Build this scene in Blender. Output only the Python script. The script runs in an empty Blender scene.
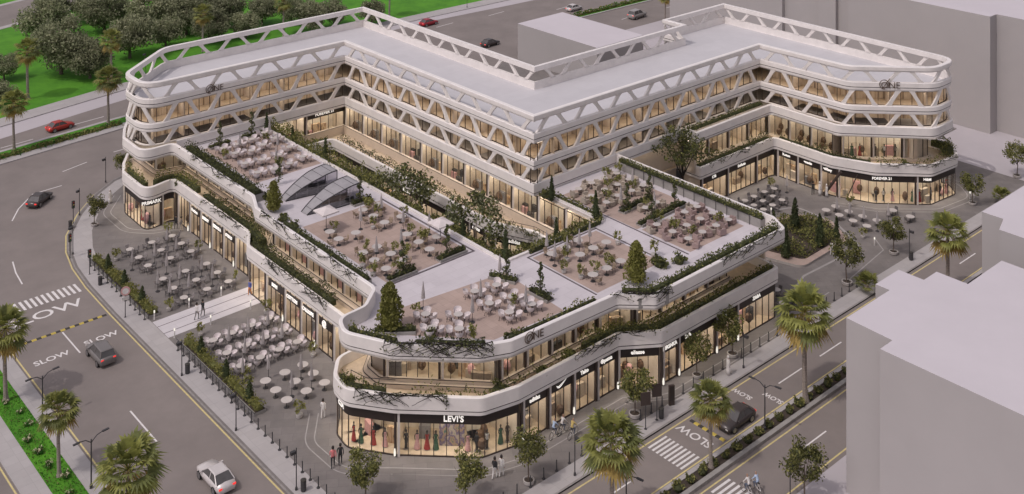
import bpy, math, random
from mathutils import Vector, Matrix, geometry
RND = random.Random(11)
PI = math.pi
SC = bpy.context.scene
COL = SC.collection

# ------------------------------------------------------------------ materials
def new_mat(name):
    m = bpy.data.materials.new(name); m.use_nodes = True
    nt = m.node_tree; nt.nodes.clear()
    out = nt.nodes.new('ShaderNodeOutputMaterial')
    return m, nt, out

def mat(name, c, rough=.8, var=.12, scale=1.5, metal=0., emit=None, es=0., rnd=0., c2=None, stretch=None, lo=.35, hi=.65, bump=0., detail=6., trans=0.):
    m, nt, out = new_mat(name)
    b = nt.nodes.new('ShaderNodeBsdfPrincipled')
    b.inputs['Roughness'].default_value = rough
    b.inputs['Metallic'].default_value = metal
    tc = nt.nodes.new('ShaderNodeTexCoord')
    src = tc.outputs['Object']
    if stretch:
        mp = nt.nodes.new('ShaderNodeMapping'); mp.inputs['Scale'].default_value = stretch
        nt.links.new(src, mp.inputs['Vector']); src = mp.outputs['Vector']
    n = nt.nodes.new('ShaderNodeTexNoise'); n.inputs['Scale'].default_value = scale; n.inputs['Detail'].default_value = detail
    n.inputs['Roughness'].default_value = .65
    nt.links.new(src, n.inputs['Vector'])
    r = nt.nodes.new('ShaderNodeValToRGB')
    if c2 is None:
        a = [max(0, k * (1 - var)) for k in c]; d = [min(1, k * (1 + var)) for k in c]
    else:
        a, d = c, c2
    r.color_ramp.elements[0].position = lo; r.color_ramp.elements[0].color = (*a, 1)
    r.color_ramp.elements[1].position = hi; r.color_ramp.elements[1].color = (*d, 1)
    nt.links.new(n.outputs['Fac'], r.inputs['Fac'])
    col = r.outputs['Color']
    if rnd:
        oi = nt.nodes.new('ShaderNodeObjectInfo')
        mr = nt.nodes.new('ShaderNodeMapRange'); mr.inputs['To Min'].default_value = 1 - rnd; mr.inputs['To Max'].default_value = 1 + rnd
        nt.links.new(oi.outputs['Random'], mr.inputs['Value'])
        hs = nt.nodes.new('ShaderNodeHueSaturation')
        nt.links.new(mr.outputs['Result'], hs.inputs['Value']); nt.links.new(col, hs.inputs['Color']); col = hs.outputs['Color']
    nt.links.new(col, b.inputs['Base Color'])
    if bump:
        bp = nt.nodes.new('ShaderNodeBump'); bp.inputs['Strength'].default_value = bump; bp.inputs['Distance'].default_value = .05
        nt.links.new(n.outputs['Fac'], bp.inputs['Height']); nt.links.new(bp.outputs['Normal'], b.inputs['Normal'])
    if emit:
        b.inputs['Emission Color'].default_value = (*emit, 1); b.inputs['Emission Strength'].default_value = es
    if trans:
        tr = nt.nodes.new('ShaderNodeBsdfTranslucent'); nt.links.new(col, tr.inputs['Color']); mx = nt.nodes.new('ShaderNodeMixShader'); mx.inputs[0].default_value = trans
        nt.links.new(b.outputs[0], mx.inputs[1]); nt.links.new(tr.outputs[0], mx.inputs[2]); nt.links.new(mx.outputs[0], out.inputs[0])
    else: nt.links.new(b.outputs[0], out.inputs[0])
    return m

def paving(name, c, c2, w, h, mortar, rough=.75, noise=.12, rot=0., offset=.5, msize=.012):
    """slabs with joints + large soft stains"""
    m, nt, out = new_mat(name)
    b = nt.nodes.new('ShaderNodeBsdfPrincipled'); b.inputs['Roughness'].default_value = rough
    tc = nt.nodes.new('ShaderNodeTexCoord'); mp = nt.nodes.new('ShaderNodeMapping'); mp.inputs['Rotation'].default_value = (0, 0, rot)
    nt.links.new(tc.outputs['Object'], mp.inputs['Vector'])
    br = nt.nodes.new('ShaderNodeTexBrick'); br.inputs['Scale'].default_value = 1
    br.inputs['Brick Width'].default_value = w; br.inputs['Row Height'].default_value = h
    br.inputs['Mortar Size'].default_value = msize; br.offset = offset
    br.inputs['Color1'].default_value = (*c, 1); br.inputs['Color2'].default_value = (*c2, 1); br.inputs['Mortar'].default_value = (*mortar, 1)
    nt.links.new(mp.outputs['Vector'], br.inputs['Vector'])
    n = nt.nodes.new('ShaderNodeTexNoise'); n.inputs['Scale'].default_value = .35; n.inputs['Detail'].default_value = 8
    n.inputs['Roughness'].default_value = .7
    nt.links.new(tc.outputs['Object'], n.inputs['Vector'])
    mr = nt.nodes.new('ShaderNodeMapRange'); mr.inputs['From Min'].default_value = .3; mr.inputs['From Max'].default_value = .7
    mr.inputs['To Min'].default_value = 1 - noise; mr.inputs['To Max'].default_value = 1 + noise
    nt.links.new(n.outputs['Fac'], mr.inputs['Value'])
    hs = nt.nodes.new('ShaderNodeHueSaturation'); nt.links.new(mr.outputs['Result'], hs.inputs['Value']); nt.links.new(br.outputs['Color'], hs.inputs['Color'])
    nt.links.new(hs.outputs['Color'], b.inputs['Base Color'])
    nt.links.new(b.outputs[0], out.inputs[0])
    return m

def glass(name, tint=(.93, .95, .95), refl=.14):
    m, nt, out = new_mat(name)
    t = nt.nodes.new('ShaderNodeBsdfTransparent'); t.inputs[0].default_value = (*tint, 1)
    g = nt.nodes.new('ShaderNodeBsdfGlossy'); g.inputs['Roughness'].default_value = .05; g.inputs['Color'].default_value = (.9, .9, .92, 1)
    mx = nt.nodes.new('ShaderNodeMixShader')
    fr = nt.nodes.new('ShaderNodeLayerWeight'); fr.inputs['Blend'].default_value = .5
    pw = nt.nodes.new('ShaderNodeMath'); pw.operation = 'POWER'; pw.inputs[1].default_value = 4.; nt.links.new(fr.outputs['Facing'], pw.inputs[0])
    ad = nt.nodes.new('ShaderNodeMath'); ad.operation = 'MULTIPLY_ADD'; ad.inputs[1].default_value = .55; ad.inputs[2].default_value = refl - .06; ad.use_clamp = True
    nt.links.new(pw.outputs[0], ad.inputs[0]); nt.links.new(ad.outputs[0], mx.inputs[0])
    nt.links.new(t.outputs[0], mx.inputs[1]); nt.links.new(g.outputs[0], mx.inputs[2]); nt.links.new(mx.outputs[0], out.inputs[0])
    return m

def lamp_mat(name, c, s):
    m, nt, out = new_mat(name)
    e = nt.nodes.new('ShaderNodeEmission'); e.inputs[0].default_value = (*c, 1); e.inputs[1].default_value = s
    nt.links.new(e.outputs[0], out.inputs[0]); return m

def stripe_mat(name, cols, stretch, scale=1., rough=.7):
    """merchandise / panelled back walls: noise columns through a stepped ramp"""
    m, nt, out = new_mat(name)
    b = nt.nodes.new('ShaderNodeBsdfPrincipled'); b.inputs['Roughness'].default_value = rough
    tc = nt.nodes.new('ShaderNodeTexCoord'); mp = nt.nodes.new('ShaderNodeMapping'); mp.inputs['Scale'].default_value = stretch
    nt.links.new(tc.outputs['Object'], mp.inputs['Vector'])
    n = nt.nodes.new('ShaderNodeTexNoise'); n.inputs['Scale'].default_value = scale; n.inputs['Detail'].default_value = 3
    nt.links.new(mp.outputs['Vector'], n.inputs['Vector'])
    r = nt.nodes.new('ShaderNodeValToRGB'); cr = r.color_ramp
    cr.elements[0].position = .28; cr.elements[0].color = (*cols[0], 1); cr.elements[1].position = .72; cr.elements[1].color = (*cols[-1], 1)
    for i, c in enumerate(cols[1:-1]):
        e = cr.elements.new(.28 + .44 * (i + 1) / (len(cols) - 1)); e.color = (*c, 1)
    nt.links.new(n.outputs['Fac'], r.inputs['Fac']); nt.links.new(r.outputs['Color'], b.inputs['Base Color'])
    nt.links.new(b.outputs[0], out.inputs[0]); return m

M = {}
M['band'] = mat('facade_panel', (.76, .715, .685), .6, .06, .6)
M['lip'] = mat('facade_lip', (.79, .75, .73), .55, .05, .8)
M['groove'] = mat('groove_joint', (.07, .055, .05), .8)  # dark joint line between lip and fascia
M['roof'] = paving('roof_membrane', (.545, .53, .55), (.57, .555, .575), 6, 3, (.485, .47, .485), .8, .05)
M['truss'] = mat('truss_paint', (.74, .695, .66), .6, .06, .7)
M['walk'] = paving('pale_terrace_slabs', (.57, .53, .555), (.61, .57, .595), 2.4, 1.2, (.47, .44, .46), .7, .07)
M['deck'] = paving('pink_terrace_tiles', (.40, .305, .262), (.44, .335, .29), .9, .9, (.32, .245, .212), .75, .13, offset=0)
M['plaza'] = paving('grey_plaza_slabs', (.18, .163, .155), (.205, .185, .176), 2.2, 1.1, (.13, .118, .115), .8, .16, rot=.6)
M['path'] = paving('white_path_slabs', (.56, .53, .55), (.60, .57, .59), 3., 1.1, (.42, .40, .42), .75, .06)
M['dark_joint'] = mat('dark_inlay', (.12, .10, .11), .8)
M['plaza_line'] = mat('pale_inlay', (.33, .31, .30), .8, .1)
M['asphalt'] = mat('asphalt', (.225, .195, .182), .85, .10, .16, detail=10.)
M['sidewalk'] = paving('pavement_slabs', (.40, .375, .37), (.43, .405, .40), 1.2, 1.2, (.33, .31, .31), .8, .07, offset=0)
M['kerb'] = mat('kerb_stone', (.27, .25, .24), .85, .15, 2)
M['ground'] = mat('pale_ground', (.47, .435, .455), .9, .04, .1)
M['white_paint'] = mat('white_road_paint', (.72, .69, .68), .7, .10, 3)
M['yellow_paint'] = mat('yellow_road_paint', (.62, .52, .24), .7, .14, 3)
M['black_rubber'] = mat('black_rubber', (.05, .045, .04), .8)
M['bump_yellow'] = mat('yellow_rubber', (.52, .40, .08), .7)
M['grass'] = mat('park_grass', (.05, .19, .008), .95, c2=(.095, .30, .014), scale=.18, detail=12.)
M['grass_blade'] = mat('grass_blades', (.04, .16, .015), .9, .4, 2., rnd=.1, trans=.35)
M['block'] = mat('massing_shaded_wall', (.40, .375, .37), .85, .03, .12)  # same material as the block tops, side shade put into the colour
M['blocktop'] = mat('massing_lit_roof', (.585, .545, .575), .85, .03, .12)  # lit tone of the block material, lighter than its sides
M['black_sign'] = mat('sign_board', (.028, .02, .018), .45)
M['frame'] = mat('dark_bronze_frame', (.05, .035, .03), .5)
M['pillar'] = mat('pillar_stone', (.60, .55, .52), .6, .06)
M['display'] = stripe_mat('display_wall', [(.05, .16, .15), (.42, .30, .20), (.12, .10, .22), (.50, .42, .34), (.20, .32, .26)], (1.4, 1.4, .9), 1.5)
M['canopy_top'] = mat('frosted_canopy', (.33, .315, .325), .35, .1, 1.2)
M['goods_brown'] = mat('brown_goods', (.10, .055, .03), .7, .3, 2.)
M['letters'] = mat('sign_letters', (.85, .83, .8), .5, emit=(1, .93, .85), es=.55)
M['bronze'] = mat('bronze_letters', (.10, .065, .045), .45)
M['glass'] = glass('shop_glass')
M['wglass'] = glass('office_glass', (.88, .86, .84), .12)
M['canopy_glass'] = glass('canopy_glass', (.55, .54, .58), .2)
M['shop_wall'] = stripe_mat('shop_back_wall', [(.34, .21, .12), (.68, .59, .48), (.76, .69, .58), (.72, .64, .53), (.46, .32, .21)], (.8, .8, .12), 1.1)
M['shop_goods'] = stripe_mat('stocked_shelves', [(.10, .05, .03), (.48, .33, .20), (.60, .46, .31), (.42, .25, .13), (.12, .09, .08)], (1.3, 1.3, .5), 1.6)
M['office_wall'] = stripe_mat('office_back_wall', [(.14, .09, .06), (.50, .39, .28), (.62, .52, .40), (.40, .30, .21), (.15, .12, .10)], (1.6, 1.6, .1), 1.4)
M['plain_wall'] = mat('beige_render', (.58, .49, .40), .8, .05)
M['shop_floor'] = mat('shop_floor', (.55, .44, .32), .5)
M['soffit'] = mat('soffit', (.5, .45, .4), .8)
M['warm'] = lamp_mat('warm_ceiling_light', (1, .87, .71), 11.5)
M['warm_office'] = lamp_mat('office_ceiling_light', (1, .86, .72), 3.1)
M['spot'] = lamp_mat('wall_light', (1, .93, .82), .95)
M['leaf_a'] = mat('leaf_dark', (.075, .085, .034), .8, .4, 2.5, rnd=.25, trans=.35)
M['leaf_b'] = mat('leaf_mid', (.165, .172, .052), .8, .4, 2.5, rnd=.25, trans=.35)
M['leaf_c'] = mat('leaf_light', (.275, .265, .085), .8, .35, 2.5, rnd=.2, trans=.35)
M['olive_a'] = mat('park_leaf_dark', (.18, .195, .11), .85, .35, 1., rnd=.2, trans=.35)
M['olive_b'] = mat('park_leaf_mid', (.27, .285, .165), .85, .35, 1., rnd=.2, trans=.35)
M['olive_c'] = mat('park_leaf_light', (.37, .37, .235), .85, .3, 1., rnd=.2, trans=.35)
M['palm_a'] = mat('palm_green', (.27, .28, .075), .6, .3, 2., rnd=.15, trans=.35)
M['palm_b'] = mat('palm_dark', (.16, .18, .055), .6, .3, 2., rnd=.15, trans=.35)
M['palm_c'] = mat('palm_dry', (.36, .26, .08), .8, .3, 2., rnd=.15, trans=.35)
M['conifer'] = mat('cypress_leaf', (.07, .092, .038), .85, .4, 3., rnd=.2, trans=.35)
M['gold_conifer'] = mat('golden_cypress_leaf', (.20, .20, .045), .85, .4, 3., rnd=.15, trans=.35)
M['flower'] = mat('white_flowers', (.55, .52, .35), .8, .2, 3.)
M['bark'] = mat('bark', (.13, .10, .08), .9, .3, 4.)
M['palm_bark'] = mat('palm_bark', (.27, .23, .20), .9, .25, 4., stretch=(1, 1, 4))
M['vine'] = mat('vine_stem', (.022, .018, .014), .9)
M['soil'] = mat('soil', (.06, .045, .035), .95)
M['pot'] = mat('concrete_pot', (.42, .39, .37), .8, .1, 2)
M['planter'] = mat('planter_wall', (.30, .285, .27), .8, .1, 1)
M['metal'] = mat('dark_metal', (.045, .043, .046), .5)
M['rail_glass'] = glass('rail_glass', (.7, .7, .7), .2)
M['white_plastic'] = mat('white_shell', (.68, .62, .62), .5, .06, rnd=.08)
M['grey_fabric'] = mat('grey_fabric', (.26, .235, .23), .85, .12, 3, rnd=.12)
M['parasol'] = mat('parasol_cloth', (.42, .385, .38), .85, .1, 2, rnd=.1)
M['parasol_white'] = mat('white_parasol_cloth', (.66, .60, .59), .85, .06, 2)
M['dark_chair'] = mat('dark_chair', (.16, .145, .142), .7, .2, 2, rnd=.25)
M['wicker'] = mat('wicker', (.30, .23, .17), .8, .2, 4, rnd=.2)
M['rose_fabric'] = mat('rose_fabric', (.34, .25, .235), .85, .15, 3, rnd=.2)
M['beige_fabric'] = mat('beige_fabric', (.42, .36, .30), .85, .12, 3, rnd=.2)
M['table_top'] = mat('table_top', (.52, .48, .455), .5, .06)
M['skin'] = mat('skin', (.38, .23, .16), .6)
M['skin_dark'] = mat('mannequin_black', (.03, .027, .025), .5)
M['hair'] = mat('dark_hair', (.025, .018, .014), .7)
for k, c in dict(white=(.68, .65, .63), black=(.03, .03, .032), pink=(.65, .20, .20), blue=(.10, .13, .38), orange=(.55, .20, .06), grey=(.2, .19, .19),
                 pale_blue=(.42, .52, .68), red=(.33, .035, .03), green=(.035, .10, .055), rose=(.60, .34, .33), beige=(.5, .42, .33), denim=(.10, .12, .17), yellow=(.55, .42, .15)).items():
    M['c_' + k] = mat('cloth_' + k, c, .85, .12, 6)
def carpaint(n, c): return mat('car_paint_' + n, c, .28, .05, 1., metal=.1)
M['tyre'] = mat('tyre', (.02, .02, .02), .8); M['rim'] = mat('wheel_rim', (.35, .35, .36), .3, metal=.8)
M['car_glass'] = mat('car_window', (.10, .095, .095), .08)
M['head_lamp'] = mat('headlamp', (.75, .74, .7), .15); M['tail_lamp'] = mat('tail_lamp', (.5, .03, .03), .3, emit=(1, .05, .04), es=.8)

# ------------------------------------------------------------------ mesh builder
class MB:
    def __init__(s): s.v = []; s.f = []; s.m = []; s.mats = []
    def mi(s, m):
        if m not in s.mats: s.mats.append(m)
        return s.mats.index(m)
    def add(s, vs, fs, m):
        k = len(s.v); i = s.mi(m); s.v += [tuple(p) for p in vs]
        for f in fs: s.f.append(tuple(k + a for a in f)); s.m.append(i)
    def box(s, x0, x1, y0, y1, z0, z1, m, rot=0., c=None):
        p = [(x0, y0, z0), (x1, y0, z0), (x1, y1, z0), (x0, y1, z0), (x0, y0, z1), (x1, y0, z1), (x1, y1, z1), (x0, y1, z1)]
        if c is not None:
            ca, sa = math.cos(rot), math.sin(rot); p = [(c[0] + a * ca - b * sa, c[1] + a * sa + b * ca, d) for a, b, d in p]
        s.add(p, [(0, 3, 2, 1), (4, 5, 6, 7), (0, 1, 5, 4), (1, 2, 6, 5), (2, 3, 7, 6), (3, 0, 4, 7)], m)
    def lathe(s, prof, m, c=(0, 0, 0), n=12, sx=1., sy=1., caps=True, mats=None):
        vs = []; fs = []
        for r, z in prof:
            for k in range(n):
                a = 2 * PI * k / n; vs.append((c[0] + r * sx * math.cos(a), c[1] + r * sy * math.sin(a), c[2] + z))
        for j in range(len(prof) - 1):
            for k in range(n):
                a = j * n + k; b = j * n + (k + 1) % n; fs.append((a, b, b + n, a + n))
        if mats:
            base = len(s.v); s.v += vs
            for q, f in enumerate(fs): s.f.append(tuple(base + a for a in f)); s.m.append(s.mi(mats[q // n]))
            return
        if caps:
            fs.append(tuple(range(n - 1, -1, -1))); fs.append(tuple((len(prof) - 1) * n + k for k in range(n)))
        s.add(vs, fs, m)
    def tube(s, pts, r, m, n=5, r2=None):
        pts = [Vector(p) for p in pts]; vs = []; fs = []; L = len(pts)
        for i, p in enumerate(pts):
            d = (pts[min(i + 1, L - 1)] - pts[max(i - 1, 0)])
            d = d.normalized() if d.length > 1e-6 else Vector((0, 0, 1))
            u = d.cross(Vector((0, 0, 1)) if abs(d.z) < .9 else Vector((1, 0, 0))).normalized(); w = d.cross(u)
            rr = r if r2 is None else r + (r2 - r) * i / (L - 1)
            for k in range(n):
                a = 2 * PI * k / n; vs.append(p + u * rr * math.cos(a) + w * rr * math.sin(a))
        for i in range(L - 1):
            for k in range(n):
                a = i * n + k; b = i * n + (k + 1) % n; fs.append((a, b, b + n, a + n))
        fs.append(tuple(range(n))); fs.append(tuple((L - 1) * n + k for k in range(n - 1, -1, -1)))
        s.add(vs, fs, m)
    def prism(s, poly, z0, z1, m, mtop=None, holes=(), bottom=True):
        rings = [list(poly)] + [list(h) for h in holes]
        tris = geometry.tessellate_polygon([[Vector((a, b, 0)) for a, b in r] for r in rings])
        flat = [p for r in rings for p in r]; n = len(flat)
        s.add([(a, b, z1) for a, b in flat], tris_up(flat, tris), mtop or m)
        if z0 is None: return
        if bottom: s.add([(a, b, z0) for a, b in flat], [t[::-1] for t in tris_up(flat, tris)], m)
        for r in rings:
            L = len(r)
            area = sum(r[i][0] * r[(i + 1) % L][1] - r[(i + 1) % L][0] * r[i][1] for i in range(L))
            vs = [(a, b, z0) for a, b in r] + [(a, b, z1) for a, b in r]
            fs = [(i, (i + 1) % L, (i + 1) % L + L, i + L) for i in range(L)]
            if area < 0: fs = [f[::-1] for f in fs]
            if r is not rings[0]: fs = [f[::-1] for f in fs]
            s.add(vs, fs, m)
    def sweep(s, path, prof, m, closed=False, pclosed=False, mats=None, caps=True):
        cols = [offset_path(path, d, closed) for d, z in prof]; L = len(path); K = len(prof)
        base = len(s.v)
        for i in range(L):
            for k in range(K): s.v.append((cols[k][i][0], cols[k][i][1], prof[k][1]))
        for i in range(L if closed else L - 1):
            j = (i + 1) % L
            for k in range(K if pclosed else K - 1):
                q = (k + 1) % K
                s.f.append((base + i * K + k, base + i * K + q, base + j * K + q, base + j * K + k)); s.m.append(s.mi(mats[k] if mats else m))
        if not closed and pclosed and caps:
            s.f.append(tuple(base + k for k in range(K))); s.m.append(s.mi(m))
            s.f.append(tuple(base + (L - 1) * K + k for k in range(K - 1, -1, -1))); s.m.append(s.mi(m))
    def leaves(s, pts, size, mats, rnd, up=.3, asp=.55):
        for p in pts:
            d = Vector((rnd.gauss(0, 1), rnd.gauss(0, 1), rnd.gauss(0, 1) + up))
            d = d.normalized() if d.length > .01 else Vector((0, 0, 1))
            u = d.orthogonal().normalized(); w = d.cross(u); a = rnd.uniform(0, 2 * PI)
            t = u * math.cos(a) + w * math.sin(a); b = d.cross(t); z = size * rnd.uniform(.6, 1.35); P = Vector(p)
            s.add([P - t * z * .5, P + b * z * asp * .5, P + t * z * .5, P - b * z * asp * .5], [(0, 1, 2, 3)], mats[rnd.randrange(len(mats))])
    def build(s, name, parent=None, smooth=False, raw=False):
        me = bpy.data.meshes.new(name); off = Vector((0, 0, 0))
        if parent is not None and not raw:
            off = Vector(parent.location); q = parent.parent
            while q is not None: off += Vector(q.location); q = q.parent
        me.from_pydata([(a - off.x, b - off.y, c - off.z) for a, b, c in s.v], [], s.f)
        for m in s.mats: me.materials.append(M[m] if isinstance(m, str) else m)
        me.polygons.foreach_set('material_index', s.m)
        if smooth: me.polygons.foreach_set('use_smooth', [True] * len(s.f))
        me.update()
        o = bpy.data.objects.new(name, me); COL.objects.link(o)
        if parent is not None: o.parent = parent
        return o

def tris_up(flat, tris):
    out = []
    for a, b, c in tris:
        A, B, D = flat[a], flat[b], flat[c]
        ar = (B[0] - A[0]) * (D[1] - A[1]) - (D[0] - A[0]) * (B[1] - A[1])
        out.append((a, b, c) if ar > 0 else (a, c, b))
    return out

def offset_path(path, d, closed=False):
    """offset to the right-hand side of the direction of travel"""
    L = len(path); out = []
    for i in range(L):
        p = Vector(path[i][:2])
        a = Vector(path[i - 1][:2]) if (i > 0 or closed) else None
        b = Vector(path[(i + 1) % L][:2]) if (i < L - 1 or closed) else None
        n1 = n2 = None
        if a is not None: t = (p - a).normalized(); n1 = Vector((t.y, -t.x))
        if b is not None: t = (b - p).normalized(); n2 = Vector((t.y, -t.x))
        if n1 is None: n = n2
        elif n2 is None: n = n1
        else:
            n = n1 + n2
            if n.length < 1e-6: n = n1
            else:
                n.normalize(); n = n / max(.35, n.dot(n1))
        q = p + n * d; out.append((q.x, q.y))
    return out

def fillet(pts, r, closed=False, n=9):
    L = len(pts); out = []
    for i in range(L):
        rr = r[i] if isinstance(r, (list, tuple)) else r
        if (not closed and i in (0, L - 1)) or rr <= 0: out.append(pts[i]); continue
        p = Vector(pts[i]); a = Vector(pts[i - 1]) - p; b = Vector(pts[(i + 1) % L]) - p
        ang = a.angle(b)
        t = min(rr / math.tan(ang / 2) if ang > .05 else 0, a.length * .48, b.length * .48)
        if t < 1e-3: out.append(pts[i]); continue
        A = p + a.normalized() * t; B = p + b.normalized() * t
        for k in range(n + 1):
            u = k / n; q = A * (1 - u) ** 2 + p * 2 * u * (1 - u) + B * u * u; out.append((q.x, q.y))
    cl = [out[0]]
    for q in out[1:]:
        if (Vector(q) - Vector(cl[-1])).length > 1e-3: cl.append(q)
    return cl

def plen(path): return sum((Vector(path[i + 1]) - Vector(path[i])).length for i in range(len(path) - 1))
def pat(path, s):
    for i in range(len(path) - 1):
        a, b = Vector(path[i]), Vector(path[i + 1]); l = (b - a).length
        if s <= l or i == len(path) - 2:
            t = (b - a).normalized(); q = a + t * s; return q, t
        s -= l
def sub(path, s0, s1):
    out = [tuple(pat(path, s0)[0])]; s = 0
    for i in range(len(path) - 1):
        s += (Vector(path[i + 1]) - Vector(path[i])).length
        if s0 + 1e-3 < s < s1 - 1e-3: out.append(tuple(path[i + 1]))
    out.append(tuple(pat(path, s1)[0])); return out
def snear(path, p):
    best = (1e9, 0); s = 0; P = Vector(p)
    for i in range(len(path) - 1):
        a, b = Vector(path[i]), Vector(path[i + 1]); l = (b - a).length; t = (b - a) / l
        u = max(0, min(l, (P - a).dot(t))); d = (a + t * u - P).length
        if d < best[0]: best = (d, s + u)
        s += l
    return best[1]

# ------------------------------------------------------------------ objects
def tag(o, label=None, cat=None, group=None, kind=None):
    if label: o['label'] = label
    if cat: o['category'] = cat
    if group: o['group'] = group
    if kind: o['kind'] = kind
    return o
def thing(name, label, cat, loc=(0, 0, 0), rot=0., group=None):
    o = bpy.data.objects.new(name, None); COL.objects.link(o); o.empty_display_size = .2
    o.location = loc; o.rotation_euler = (0, 0, rot); return tag(o, label, cat, group)
def dup(root, loc, rot=0., label=None, group=None, scale=None, swap=None):
    """copy of a thing with its parts and sub-parts (mesh data shared)"""
    def cp(o, par):
        c = o.copy(); COL.objects.link(c)
        if par is not None: c.parent = par
        if swap and o.type == 'MESH' and any(s.material and s.material.name in swap for s in o.material_slots):
            me = o.data.copy(); c.data = me
            for i, m in enumerate(me.materials):
                if m and m.name in swap: me.materials[i] = swap[m.name]
        for ch in list(o.children): cp(ch, c)
        return c
    r = cp(root, None); r.location = loc; r.rotation_euler = (0, 0, rot)
    if scale: r.scale = (scale, scale, scale) if not isinstance(scale, tuple) else scale
    if label: r['label'] = label
    if group: r['group'] = group
    return r
class Proto:
    """first call moves the prototype itself, later calls copy it"""
    def __init__(s, root): s.root = root; s.used = False
    def put(s, loc, rot=0., label=None, group=None, scale=None, swap=None):
        if not s.used and not swap:
            s.used = True; r = s.root; s.keep = [o for o in r.children]
            r.location = loc; r.rotation_euler = (0, 0, rot)
            if scale: r.scale = (scale, scale, scale) if not isinstance(scale, tuple) else scale
            if label: r['label'] = label
            if group: r['group'] = group
            return r
        return dup(s.root, loc, rot, label, group, scale if scale else (1, 1, 1), swap)
    def done(s):
        if not s.used:
            for c in list(s.root.children_recursive): bpy.data.objects.remove(c)
            bpy.data.objects.remove(s.root)
_text = {}
def text_mesh(txt, size, ext=.03, bold=0.):
    key = (txt, size, ext, bold)
    if key not in _text:
        cu = bpy.data.curves.new('t', 'FONT'); cu.body = txt; cu.size = size; cu.extrude = ext; cu.offset = bold
        cu.align_x = 'CENTER'; cu.align_y = 'CENTER'; cu.resolution_u = 3
        o = bpy.data.objects.new('t', cu); COL.objects.link(o)
        dg = bpy.context.evaluated_depsgraph_get(); me = bpy.data.meshes.new_from_object(o.evaluated_get(dg))
        bpy.data.objects.remove(o); bpy.data.curves.remove(cu); _text[key] = me
    return _text[key].copy()
def add_text(name, txt, size, p, right, up, m, parent=None, ext=.03, bold=0.):
    me = text_mesh(txt, size, ext, bold); me.materials.clear(); me.materials.append(M[m])
    R_ = Vector(right).normalized(); U = Vector(up).normalized(); N = R_.cross(U)
    mt = Matrix((R_, U, N)).transposed().to_4x4(); mt.translation = Vector(p)
    if parent is not None:
        off = Vector(parent.location); q = parent.parent
        while q is not None: off += Vector(q.location); q = q.parent
        mt.translation -= off
    me.transform(mt)
    o = bpy.data.objects.new(name, me); COL.objects.link(o)
    if parent is not None: o.parent = parent
    return o
def struct(mb, name): return tag(mb.build(name), kind='structure')
ORD = ['first', 'second', 'third', 'fourth', 'fifth', 'sixth', 'seventh', 'eighth', 'ninth', 'tenth', 'eleventh', 'twelfth', 'thirteenth', 'fourteenth', 'fifteenth', 'sixteenth', 'seventeenth', 'eighteenth', 'nineteenth', 'twentieth']
# ================================================================== SETTING
KERB_L = [(48.4, 76), (48.4, 122), (48.55, 130), (49.0, 135.5), (49.9, 140.2), (51.5, 144.7), (54.8, 149.9), (58.7, 154.5), (62.2, 157.3), (66, 159.2), (74, 160.4), (92, 161)]
corner = fillet([(48.4, 82), (48.4, 68.7), (60, 68.7)], 6, n=8)[1:]
PLAZA = [(200, 162), (200, 161.9), (160.2, 161.9), (160.2, 68.7)] + corner[::-1] + KERB_L + [(150, 162)]
PLAZA = [(160, 162), (160, 68.7)] + corner[::-1] + KERB_L[1:] + [(140, 162)]
b = MB(); b.prism([(-150, -40), (420, -40), (420, 420), (-150, 420)], None, -.01, 'ground'); struct(b, 'ground')
b = MB(); b.prism([(-40, 30), (300, 30), (300, 191), (170, 194), (150, 195), (120, 194.5), (95, 192.5), (80, 190.5), (68, 188), (56, 185.2), (20, 178), (-40, 168)], -.012, .0, 'asphalt', bottom=False); struct(b, 'road')
b = MB(); b.prism(PLAZA, 0, .12, 'kerb', 'plaza', bottom=False); struct(b, 'plaza')
# pavement strip along the left and right streets, 4 mm above the plaza
b = MB(); pl = [(48.62, 80), (48.62, 122), (48.8, 130), (49.25, 135.4), (50.15, 140), (51.75, 144.4), (55.0, 149.5), (58.9, 154.1), (62.3, 156.9), (66.1, 158.7)]
inner = [(66.6, 157.1), (63.3, 155.4), (60.3, 152.8), (56.9, 148.7), (54.1, 143.8), (52.5, 139.3), (51.6, 135.3), (51.0, 130), (50.75, 122), (50.75, 80)]
b.prism(pl + inner, None, .124, 'sidewalk'); struct(b, 'pavement')
b = MB(); b.prism([(57, 68.9), (160, 68.9), (160, 70.7), (57, 70.7)], None, .124, 'sidewalk'); struct(b, 'pavement')
b = MB(); b.sweep([(48.4, 76), *KERB_L[1:]], [(0, .001), (.0, .135), (-.2, .135), (-.2, .12)], 'kerb'); b.sweep([(160, 68.7), (62, 68.7)][::-1], [(0, .001), (0, .135), (-.2, .135), (-.2, .12)], 'kerb'); struct(b, 'kerb')
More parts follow.
